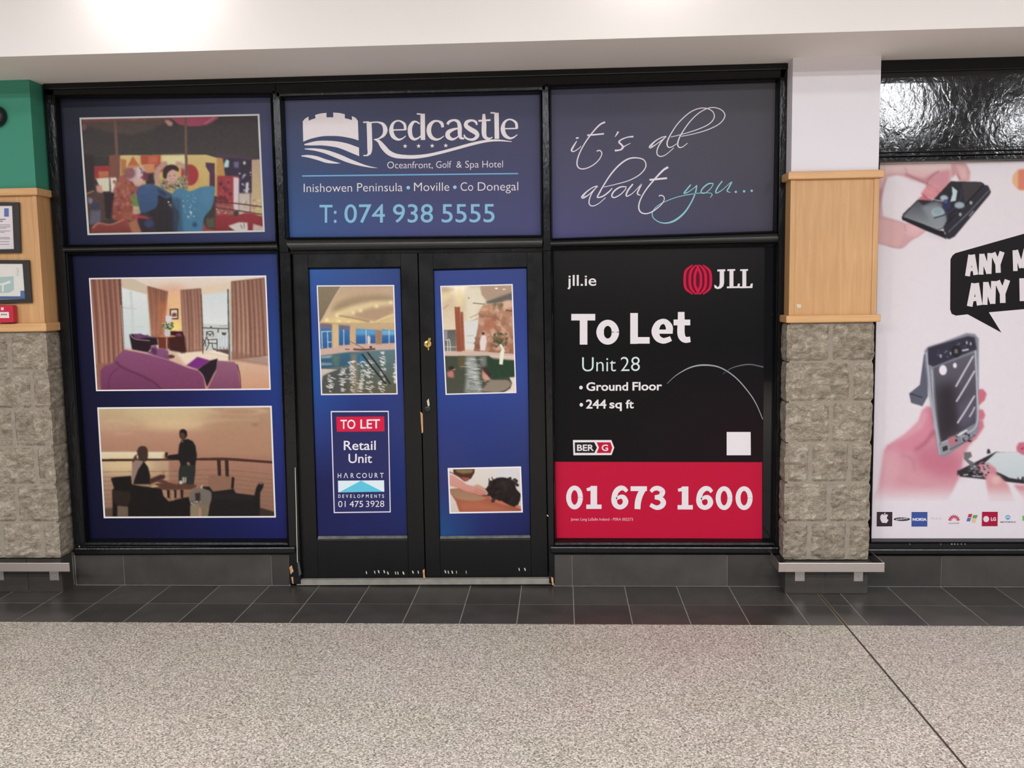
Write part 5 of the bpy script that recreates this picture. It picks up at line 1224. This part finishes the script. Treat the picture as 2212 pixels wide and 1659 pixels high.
# ---- estate agent board
BQ = [(1195.5, 541), (1652, 533), (1647, 1163), (1202, 1162)]
p7 = poster('to_let_board', 'black and crimson to let board with large white phone number right of the doors', BQ, [[(24, 21, 22), (30, 27, 26), (22, 20, 22)], [(8, 8, 12), (10, 9, 11), (8, 8, 11)], [(8, 8, 10), (18, 10, 14), (24, 8, 14)], [(10, 9, 11), (18, 12, 14), (20, 14, 15)]], cat='sign')
y7 = YS-.0005; C = (1180, 880, 4.254); RD = (186, 18, 54)
flat('crimson_band', [([(83, 500), (1984, 504), (1983, 1206), (96, 1200)], RD)], y7, p7, o=C, label='crimson lower band of the board')
flat('rating_badge', [([(245, 300), (598, 300), (625, 370), (600, 438), (250, 440)], WHITE), ([(262, 322), (440, 320), (466, 370), (442, 418), (264, 418)], (30, 26, 28)), ([(463, 321), (590, 321), (607, 370), (592, 419), (463, 419), (484, 370)], RD)], y7, p7, o=C)
flat('blank_square', [([(1658, 226), (1878, 226), (1880, 440), (1658, 440)], WHITE)], y7, p7, o=C)
text('badge_lettering', [('BER', 283, 400, 437, 400, 58, WHITE, .02), ('G', 509, 400, 568, 400, 58, WHITE, .02)], y7-.0006, p7, C)
def g0(cx, cy, k=1): return [([(cx+54*k*cos(t), cy+88*sin(t), 46+abs(sin(t))*-4) for t in [q_*pi/10 for q_ in range(21)]], 0, WHITE)]
def g1(dx, dy): return [([(437+dx, 722+dy), (437+dx, 933+dy)], 60, WHITE), ([(368+dx, 913+dy), (508+dx, 913+dy)], 40, WHITE), ([(372+dx, 757+dy, 26), (410+dx, 748+dy, 34), (440+dx, 738+dy, 34)], 0, WHITE)]
def g6(dx, dy): return [([(742+dx, 772+dy, 32), (712+dx, 744+dy, 40), (672+dx, 746+dy, 48), (636+dx, 785+dy, 50), (624+dx, 855+dy, 52), (640+dx, 900+dy, 46), (678+dx, 917+dy, 42), (714+dx, 900+dy, 46), (729+dx, 866+dy, 50), (712+dx, 828+dy, 44), (680+dx, 822+dy, 36), (645+dx, 842+dy, 22)], 0, WHITE)]
def g7(dx, dy): return [([(775+dx, 747+dy), (925+dx, 747+dy)], 44, WHITE), ([(897+dx, 745+dy, 50), (862+dx, 805+dy, 56), (843+dx, 870+dy, 56), (838+dx, 935+dy, 54)], 0, WHITE)]
def g3(dx, dy): return [([(960+dx, 772+dy, 30), (992+dx, 745+dy, 40), (1034+dx, 743+dy, 44), (1068+dx, 772+dy, 50), (1050+dx, 812+dy, 42), (998+dx, 824+dy, 34)], 0, WHITE), ([(998+dx, 826+dy, 32), (1050+dx, 836+dy, 42), (1076+dx, 872+dy, 50), (1055+dx, 908+dy, 46), (1010+dx, 919+dy, 40), (956+dx, 893+dy, 36)], 0, WHITE)]
for gl_ in (g0(260, 828), g1(0, 0), g6(0, 0), g7(0, 0), g3(0, 2), g1(839, 5), g6(780, 4), g0(1634, 834), g0(1818, 834, 1.03)):
    ribbons('large_digit', gl_, y7-.0006, p7, C)
def box2(x0, y0, x1, y1): return ([((x0+x1)/2, y0), ((x0+x1)/2, y1)], x1-x0, WHITE)
BIGL = [[box2(230, 630, 450, 690), box2(308, 660, 378, 912)],
        [([(565+70*cos(t), 798+86*sin(t), 70-14*abs(sin(t))) for t in [q_*pi/10 for q_ in range(21)]], 0, WHITE)],
        [box2(772, 622, 842, 905), box2(800, 843, 950, 903)],
        [([(1130, 800, 64), (1130, 750, 64), (1102, 708, 52), (1066, 700, 48), (1024, 726, 58), (1002, 790, 70), (1022, 850, 60), (1070, 877, 52), (1112, 870, 50), (1146, 856, 46)], 0, WHITE), box2(1010, 774, 1162, 812)],
        [([(1240, 612, 60), (1240, 700, 64), (1238, 800, 68), (1250, 846, 64), (1280, 868, 56), (1324, 864, 50)], 0, WHITE), box2(1170, 682, 1323, 735)]]
#
text('small_print', [('Jones Lang LaSalle Ireland - PSRA 002273', 225, 1040, 797, 1041, 25, (232, 180, 190), .0)], y7-.0006, p7, C)
C = (1180, 530, 4.254)
for gl_ in BIGL: ribbons('heading_letter', gl_, y7, p7, C)
text('lettering', [('jll.ie', 193, 372, 460, 371, 100, WHITE, .008), ('Unit', 330, 1157, 640, 1156, 128, (206, 222, 216), -.008), ('28', 684, 1155, 860, 1153, 128, (206, 222, 216), -.008),
                   ('Ground', 368, 1337, 752, 1335, 78, WHITE, .022), ('Floor', 792, 1334, 1064, 1332, 78, WHITE, .022), ('244', 368, 1498, 550, 1498, 78, WHITE, .022), ('sq', 580, 1498, 694, 1498, 78, WHITE, .022), ('ft', 730, 1498, 804, 1498, 78, WHITE, .022)], y7, p7, C)
flats('bullet', [(ell(319, 1307, 16, 17), WHITE), (ell(322, 1465, 16, 17), WHITE)], y7, p7, o=C)
lr = (200, 18, 62); bd = (90, 6, 34)
flat('emblem_disc', [(ell(1392, 315, 118, 138), bd)], y7, p7, o=C)
lo = []
for k, (bx, tx) in enumerate(((1274, 1345), (1321, 1375), (1366, 1405))):
    lo.append(([(tx, 180, 10), (bx+16, 225, 22), (bx, 275, 24), (bx, 360, 24), (bx+16, 405, 22), (tx, 450, 10)], 0, lr))
for k, (bx, tx) in enumerate(((1510, 1440), (1464, 1410), (1420, 1380))):
    lo.append(([(tx, 180, 10), (bx-16, 225, 22), (bx, 275, 24), (bx, 360, 24), (bx-16, 405, 22), (tx, 450, 10)], 0, lr))
ribbons('ring_emblem', lo, y7-.0003, p7, C, 'crimson emblem of nested rings')
jl = [([(1572, 222), (1645, 220), (1645, 238), (1572, 240)], WHITE), ([(1594, 230), (1634, 230), (1634, 345), (1626, 375), (1605, 395), (1575, 402), (1548, 392), (1542, 362), (1560, 368), (1572, 384), (1588, 376), (1594, 350)], WHITE)]
for x0_, x1_ in ((1664, 1782), (1782, 1900)):
    jl += [([(x0_, 220), (x0_+72, 218), (x0_+72, 234), (x0_, 236)], WHITE), (rect(x0_+20, 226, x0_+56, 390), WHITE), ([(x0_-4, 378), (x1_-6, 376), (x1_-6, 392), (x0_-4, 394)], WHITE), ([(x1_-20, 352), (x1_-2, 350), (x1_-6, 392), (x1_-34, 392)], WHITE)]
flat('serif_lettering', jl, y7, p7, o=C)
ribbons('arc_line', [([(1110, 1270, 3), (1200, 1190, 6), (1330, 1120, 12), (1460, 1100, 14), (1600, 1124, 11), (1740, 1215, 10), (1860, 1350, 9), (1930, 1460, 8), (1990, 1600, 6), (1992, 1586, 3)][:9], 0, (150, 156, 160)),
                     ([(1620, 1185, 3), (1700, 1130, 8), (1790, 1103, 12), (1880, 1095, 12), (1996, 1118, 12)], 0, (92, 92, 98))], y7, p7, C)

# ---- repair shop poster on the right
p8 = poster('window_poster', 'large white phone repair poster with hands and a speech bubble at the right edge', WIN[6], [[(226, 216, 220), (224, 214, 220)], [(222, 212, 216), (222, 212, 218)]], nx=8, ny=8)
PQ = [(1897, 354), (2330, 349), (2330, 1084), (1880, 1084)]
a = Art((1860, 340, 4.148), PQ, (225, 215, 219.5), 1.6)
a.poly(rect(0, 0, 2100, 3300), (225, 215, 219.5), 0, 1, (222, 212, 216.5))
SK = (212, 160, 162); SK2 = (186, 118, 126); SK3 = (150, 84, 94)
# upper hand
a.poly([(140, 60), (800, 55), (800, 190), (770, 250), (740, 300), (600, 240), (480, 200), (330, 160), (240, 180), (200, 260), (170, 420), (180, 520), (390, 590), (540, 600), (580, 660), (460, 740), (380, 810), (300, 800), (140, 760)], (222, 180, 178), 8, 1, (206, 156, 160))
a.poly([(140, 50), (800, 50), (790, 110), (600, 120), (400, 100), (200, 130)], (224, 196, 190), 24, .8); a.poly([(380, 150), (560, 190), (640, 150), (690, 120), (640, 200), (600, 240), (440, 190)], SK2, 16, .8)
a.poly([(600, 200), (690, 130), (800, 110), (800, 260), (760, 300), (640, 350), (590, 270)], (206, 136, 146), 12, .95); a.poly([(540, 320), (590, 260), (680, 270), (770, 290), (700, 360), (620, 380), (560, 350)], (216, 130, 138), 8); a.poly([(515, 370), (560, 340), (640, 380), (620, 410), (560, 435), (520, 405)], (206, 104, 116), 8)
a.poly([(805, 50), (940, 50), (980, 130), (970, 215), (880, 215), (860, 150), (805, 190)], (206, 146, 148), 8); a.poly([(850, 60), (940, 90), (960, 200), (900, 200)], (224, 180, 176), 14, .8); a.line([(860, 150), (890, 200)], 10, SK3, 5, .7)
a.poly([(150, 540), (330, 580), (400, 660), (350, 800), (250, 790), (140, 750)], (214, 166, 164), 14, .9); a.poly([(200, 270), (170, 420), (160, 560), (145, 560), (145, 300)], (190, 124, 132), 14, .8)
a.line([(145, 765), (300, 805), (370, 805)], 10, SK2, 6, .7); a.poly([(390, 590), (540, 598), (582, 655), (500, 720), (400, 690)], (220, 168, 170), 8)
a.line([(395, 600), (400, 660)], 10, SK2, 6, .6)
a.line([(400, 150), (520, 205), (600, 243), (690, 300)], 12, (150, 84, 96), 8, .75); a.line([(600, 205), (640, 165), (700, 125)], 10, (160, 92, 102), 6, .8); a.line([(600, 210), (592, 262), (640, 300), (720, 318)], 9, (160, 84, 98), 6, .7)
a.line([(545, 325), (600, 372), (640, 382)], 8, (130, 60, 76), 4, .8); a.line([(200, 180), (240, 160), (330, 150), (420, 165)], 10, (176, 110, 120), 10, .6); a.line([(225, 185), (190, 300), (178, 420), (190, 520)], 12, (176, 104, 116), 8, .7)
a.line([(205, 70), (215, 130), (208, 185)], 8, (190, 130, 134), 6, .5); a.line([(390, 90), (410, 125), (400, 155)], 9, (176, 112, 118), 8, .6); a.line([(150, 530), (260, 560), (390, 590)], 9, (190, 134, 136), 8, .6)
a.line([(240, 790), (330, 818), (390, 800), (440, 745), (500, 715), (580, 660)], 7, (200, 138, 144), 5, .7); a.el(640, 290, 60, 40, (226, 160, 164), 26, .6); a.el(480, 640, 70, 36, (230, 186, 184), 26, .6)
# phone and suction cup
a.poly([(805, 215), (1075, 222), (1105, 240), (1020, 350), (850, 500), (760, 600), (740, 640), (690, 655), (560, 610), (370, 545), (375, 510), (510, 380), (640, 390)], (40, 36, 42), 3)
a.poly([(385, 520), (510, 385), (560, 435), (640, 390), (700, 395), (640, 490), (660, 545), (760, 500), (770, 570), (740, 630), (690, 650), (540, 600), (380, 545)], (70, 70, 82), 4, 1, (150, 158, 160)); a.poly([(540, 440), (720, 400), (760, 520), (740, 630), (660, 630)], (136, 144, 150), 16, .8)
a.poly([(905, 225), (1075, 225), (1100, 240), (1010, 350), (930, 420)], (62, 54, 56), 6); a.poly([(365, 530), (560, 600), (690, 655), (740, 660), (770, 735), (600, 665), (370, 560)], (28, 25, 32), 3)
a.poly([(740, 620), (790, 560), (1100, 245), (1140, 255), (1165, 310), (1150, 340), (840, 710), (790, 735), (750, 715)], (46, 44, 54), 3); a.line([(785, 670), (960, 500), (1150, 295)], 8, (120, 116, 128), 3); a.line([(760, 600), (940, 420), (1100, 245)], 10, (20, 18, 24), 2)
a.el(986, 408, 13, 16, (170, 160, 160), 2); a.el(890, 512, 13, 16, (170, 160, 160), 2); a.el(754, 680, 6, 12, (150, 140, 140), 2); a.line([(970, 530), (1010, 480)], 14, (130, 124, 136), 2)
a.el(690, 495, 60, 46, (160, 178, 180), 4, .9); a.el(690, 480, 44, 30, (136, 160, 166), 8); a.line([(655, 545), (760, 510), (860, 430), (905, 330), (890, 285)], 12, (54, 52, 84), 2); a.poly([(740, 400), (800, 395), (810, 450), (760, 490), (730, 450)], (44, 46, 84), 3)
a.poly([(815, 260), (865, 300), (850, 390), (800, 400), (820, 330)], (186, 206, 210), 3); a.el(884, 430, 46, 30, (150, 170, 176), 4); a.el(745, 365, 36, 26, (160, 180, 200), 4); a.line([(595, 360), (660, 380), (740, 395)], 9, (186, 170, 170), 2); a.el(760, 395, 20, 18, (70, 80, 120), 3)
a.poly([(590, 670), (760, 735), (740, 742), (600, 700)], (200, 196, 206), 12, .7)
# orange and red discs
a.el(1455, 200, 100, 96, (232, 176, 130), 4); a.poly([(1408, 110), (1560, 110), (1560, 300), (1408, 290)], (220, 120, 96), 8, .9)
# lower crop (1860,700,3.457)
a.o = (1860, 700, 3.457)
a.poly([(470, 230), (500, 210), (500, 540), (460, 615), (375, 590), (360, 520), (440, 455)], (92, 92, 108), 3); a.line([(365, 520), (460, 550)], 8, (50, 50, 60), 2)
# back fingers
a.poly([(860, 490), (910, 485), (940, 520), (925, 570), (880, 610), (860, 600)], (206, 104, 124), 5); a.poly([(860, 640), (910, 640), (930, 680), (915, 715), (860, 720)], (208, 110, 128), 5); a.poly([(860, 720), (910, 715), (920, 770), (860, 860), (800, 900), (780, 820)], (206, 112, 130), 6)
# palm and thumb
a.poly([(545, 780), (640, 820), (800, 860), (870, 830), (800, 920), (760, 1020), (740, 1130), (690, 1240), (640, 1330), (70, 1330), (130, 1230), (160, 1040), (175, 940), (260, 880), (400, 780)], (206, 132, 146), 8, 1, (214, 150, 160))
a.poly([(455, 650), (490, 615), (530, 620), (550, 700), (545, 820), (470, 900), (330, 960), (180, 960), (190, 910), (330, 830), (430, 730)], (212, 128, 148), 8); a.poly([(330, 860), (460, 780), (500, 680), (470, 640), (440, 720), (330, 820), (220, 900)], (220, 156, 170), 12, .8)
a.line([(545, 800), (480, 890), (400, 945)], 18, (160, 64, 90), 12, .8); a.poly([(400, 950), (560, 900), (760, 1000), (740, 1130), (600, 1150), (440, 1080)], (196, 104, 126), 40, .8); a.line([(300, 980), (380, 1010), (400, 1100)], 10, (170, 96, 116), 10, .6)
a.line([(180, 1260), (260, 1290), (360, 1280)], 8, (180, 116, 130), 6, .6); a.line([(240, 1130), (380, 1200), (560, 1210)], 10, (186, 116, 132), 14, .4); a.poly([(160, 960), (260, 900), (300, 1100), (200, 1300), (120, 1300)], (220, 164, 172), 30, .6)
a.poly(rect(60, 1255, 1900, 1345), (223, 213, 217), 40, .85); a.poly(rect(60, 1320, 1900, 1400), (223, 213, 217), 10)
# handset
a.poly([(475, 200), (500, 170), (600, 140), (790, 68), (850, 75), (880, 110), (882, 780), (860, 830), (640, 985), (600, 992), (575, 960), (560, 800), (515, 560), (480, 300)], (132, 134, 146), 4)
a.poly([(500, 180), (560, 160), (800, 90), (850, 100), (865, 190), (540, 320), (500, 300)], (54, 50, 66), 5); a.sprinkle((570, 185, 680, 250), 12, 9, [(120, 120, 136), (70, 66, 84)], .7); a.sprinkle((690, 130, 840, 170), 16, 9, [(120, 120, 136), (70, 66, 84), (40, 38, 50)], .7)
a.poly([(540, 330), (845, 215), (862, 500), (855, 740), (700, 830), (600, 890), (575, 700)], (96, 92, 106), 4, 1, (66, 58, 66)); a.poly([(560, 470), (700, 430), (740, 760), (600, 880), (570, 700)], (48, 42, 48), 40, .9); a.poly([(720, 600), (850, 540), (850, 730), (740, 790)], (92, 84, 104), 20, .8)
a.el(710, 205, 38, 46, (40, 38, 44), 3); a.poly([(698, 190), (722, 188), (724, 218), (700, 220)], (110, 112, 104), 3); a.el(596, 240, 10, 14, (150, 146, 160), 2); a.el(790, 140, 6, 14, (180, 176, 186), 2); a.el(820, 148, 6, 14, (180, 176, 186), 2); a.line([(755, 200), (805, 190)], 12, (200, 196, 204), 2); a.el(670, 220, 6, 12, (180, 176, 186), 2)
a.el(613, 345, 29, 38, (228, 220, 226), 2); a.el(702, 310, 14, 20, (228, 220, 226), 2)
for L_, w__ in (([(708, 470), (770, 360), (840, 238)], 12), ([(712, 582), (780, 470), (850, 350)], 12), ([(720, 742), (780, 650), (850, 535)], 12), ([(810, 695), (832, 660), (850, 620)], 10)): a.line(L_, w__, (206, 202, 210), 2)
a.line([(530, 340), (545, 600), (585, 890)], 9, (170, 172, 184), 2); a.line([(855, 200), (866, 480), (862, 760), (720, 835), (600, 890)], 9, (190, 190, 200), 2); a.line([(490, 210), (520, 520), (560, 790), (590, 975)], 8, (186, 188, 198), 3)
a.poly([(590, 905), (660, 870), (670, 950), (600, 980)], (150, 150, 158), 3); a.poly([(608, 920), (645, 905), (650, 940), (612, 955)], (60, 50, 50), 2); a.line([(720, 832), (795, 792)], 12, (226, 222, 226), 2)
a.poly([(650, 850), (710, 835), (720, 900), (660, 910)], (190, 110, 120), 6); a.sprinkle((700, 810, 860, 880), 34, 10, [(40, 36, 40), (160, 156, 160), (90, 84, 90)], .9); a.el(780, 820, 8, 8, (60, 60, 60), 1); a.line([(660, 940), (760, 890), (850, 835)], 8, (90, 86, 92), 3)
# lower tray with screen
a.poly([(720, 1100), (860, 1030), (1010, 955), (1060, 960), (1900, 940), (1900, 1230), (1230, 1195), (1100, 1180), (740, 1140)], (52, 46, 52), 3); a.poly([(1010, 960), (1900, 930), (1900, 1190), (1230, 1170), (1110, 1150), (1050, 1120), (900, 1060)], (206, 210, 212), 3, 1, (190, 200, 200))
a.poly([(945, 935), (960, 935), (970, 965), (940, 970)], (50, 46, 50), 2); a.poly([(1170, 1140), (1185, 1165), (1195, 1165), (1205, 1140), (1217, 1140), (1217, 1180), (1170, 1180)], (50, 46, 50), 2)
a.poly([(870, 1060), (900, 1030), (960, 1045), (1010, 1080), (1015, 1130), (940, 1160), (880, 1110)], (208, 128, 140), 6); a.poly([(930, 1160), (960, 1115), (1030, 1130), (1100, 1200), (1150, 1330), (960, 1330)], (214, 150, 152), 6); a.el(1010, 1165, 34, 30, (226, 180, 178), 10, .8)
a.poly([(1160, 920), (1180, 885), (1217, 884), (1300, 900), (1300, 990), (1200, 975), (1165, 950)], (206, 104, 124), 5); a.line([(1195, 935), (1217, 925)], 6, (80, 30, 50), 2); a.poly([(1140, 1200), (1300, 1210), (1400, 1330), (1230, 1330)], (206, 130, 140), 8)
a.poly([(770, 960), (820, 955), (830, 990), (800, 1010), (860, 1045), (880, 1110), (840, 1120), (810, 1050), (770, 1010)], (110, 106, 108), 3); a.sprinkle((800, 1040, 960, 1130), 50, 11, [(36, 32, 36), (170, 164, 168), (90, 84, 88)], .9); a.line([(765, 1128), (800, 1125)], 8, (210, 204, 208), 2); a.line([(830, 1135), (905, 1140)], 8, (200, 196, 200), 2); a.line([(725, 1095), (722, 1130)], 8, (46, 42, 46), 2)
a.poly(rect(850, 1250, 1500, 1345), (223, 213, 217), 30, .8); a.poly(rect(60, 1325, 1900, 1500), (223, 213, 217), 3)
a.tone(.12)
a.build('photo_print', YS-.0003, p8, 1.5)
C = (1860, 340, 4.148); y8 = YS-.0006; BK = (26, 23, 25); PW = (222, 213, 215)
flat('speech_bubble', [([(845, 858), (1460, 684), (1960, 540), (1960, 1334), (1460, 1360), (1145, 1388), (1258, 1570), (955, 1406), (850, 1418), (812, 1402), (798, 1362), (801, 915), (818, 880)], BK)], y8, p8, o=C, label='black speech bubble')
UL = {'A': [((.16, 0), (.43, 1)), ((.84, 0), (.57, 1)), ((.28, .30), (.72, .30))], 'N': [((.17, 0), (.17, 1)), ((.20, .98), (.80, .02)), ((.83, 0), (.83, 1))],
      'Y': [((.14, 1), (.48, .44)), ((.86, 1), (.52, .44)), ((.5, .56), (.5, 0))], 'M': [((.12, 0), (.12, 1)), ((.88, 0), (.88, 1)), ((.18, 1), (.50, .12)), ((.82, 1), (.50, .12))], 'I': [((.5, 0), (.5, 1))]}
for ch, x0_, yb0, x1_, yb1, cp_, sl_, w__ in (('A', 936, 1066, 1046, 1050, 186, 0, 44), ('N', 1056, 1052, 1166, 1042, 186, 6, 42), ('Y', 1172, 1040, 1286, 1028, 184, -6, 46), ('M', 1366, 1020, 1510, 1004, 186, -6, 40),
                                          ('A', 952, 1337, 1084, 1322, 202, 4, 50), ('N', 1092, 1323, 1200, 1310, 204, 6, 44), ('Y', 1206, 1310, 1334, 1298, 202, -4, 50), ('I', 1416, 1290, 1480, 1284, 204, -4, 52)):
    st_ = [([(x0_+(x1_-x0_)*u+sl_*v, yb0+(yb1-yb0)*u-cp_*v) for u, v in seg], w__*(.75 if ch == 'A' and seg[0][1] == seg[1][1] else 1), PW) for seg in UL[ch]]
    ribbons('bubble_letter', st_, y8-.0004, p8, C)
C = (1880, 1080, 6.663)
lg = [([(93, 172), (318, 172), (315, 380), (90, 382)], (58, 44, 52)), ([(593, 173), (823, 173), (820, 383), (592, 384)], (62, 82, 146)), ([(1608, 170), (1836, 170), (1832, 378), (1604, 378)], (164, 26, 60)),
      (ell(455, 277, 118, 26), (48, 40, 50))]
flats('logo_tile', lg, y8, p8, o=C)
apple = arc([(200, 218), (175, 205), (150, 222), (142, 260), (152, 300), (175, 330), (205, 328), (232, 332), (252, 305), (260, 288), (240, 270), (242, 240), (256, 222), (232, 206), (205, 216)])
lf = [(apple, PW), ([(196, 212), (200, 192), (214, 182), (218, 192), (208, 208)], PW), (ell(1668, 275, 42, 44), (224, 206, 212))]
for k in range(8):
    an = radians(-78+k*156/7); r0, r1 = 28, 94; cx_, cy_ = 1206, 300
    d = (sin(an), -cos(an)); n_ = (cos(an), sin(an)); lf.append(([(cx_+d[0]*r0, cy_+d[1]*r0), (cx_+d[0]*r1*.7+n_[0]*13, cy_+d[1]*r1*.7+n_[1]*13), (cx_+d[0]*r1, cy_+d[1]*r1), (cx_+d[0]*r1*.7-n_[0]*13, cy_+d[1]*r1*.7-n_[1]*13)], (186, 60, 92)))
lf += [([(1415, 202), (1470, 200), (1455, 250), (1402, 250)], (190, 60, 66)), ([(1482, 218), (1546, 216), (1530, 264), (1468, 264)], (96, 156, 86)), ([(1398, 258), (1452, 256), (1436, 308), (1384, 308)], (78, 112, 160)), ([(1466, 272), (1528, 272), (1512, 326), (1456, 322)], (224, 186, 140)), (ell(1980, 250, 36, 34), (84, 158, 190)), (rect(2190, 225, 2240, 300), (110, 180, 100))]
flats('logo_mark', lf, y8-.0003, p8, o=C)
ribbons('logo_mark', [([(1956, 268), (1968, 232), (1980, 258), (1992, 232), (2004, 268)], 8, PW)], y8-.0007, p8, C)
text('logo_lettering', [('NOKIA', 608, 300, 812, 300, 40, (226, 222, 232), .05), ('LG', 1735, 300, 1810, 300, 50, (224, 206, 212), .04), ('SAMSUNG', 368, 294, 540, 276, 24, (206, 196, 204), .03), ('htc', 882, 280, 1030, 280, 34, (196, 188, 190), 0), ('HUAWEI', 1130, 345, 1278, 343, 18, (150, 120, 126), .01),
                        ('MOTOROLA', 1875, 328, 2094, 326, 20, (84, 82, 96), .02)], y8-.0006, p8, C)

# ---- trim lists reach the view update
bpy.context.view_layer.update()
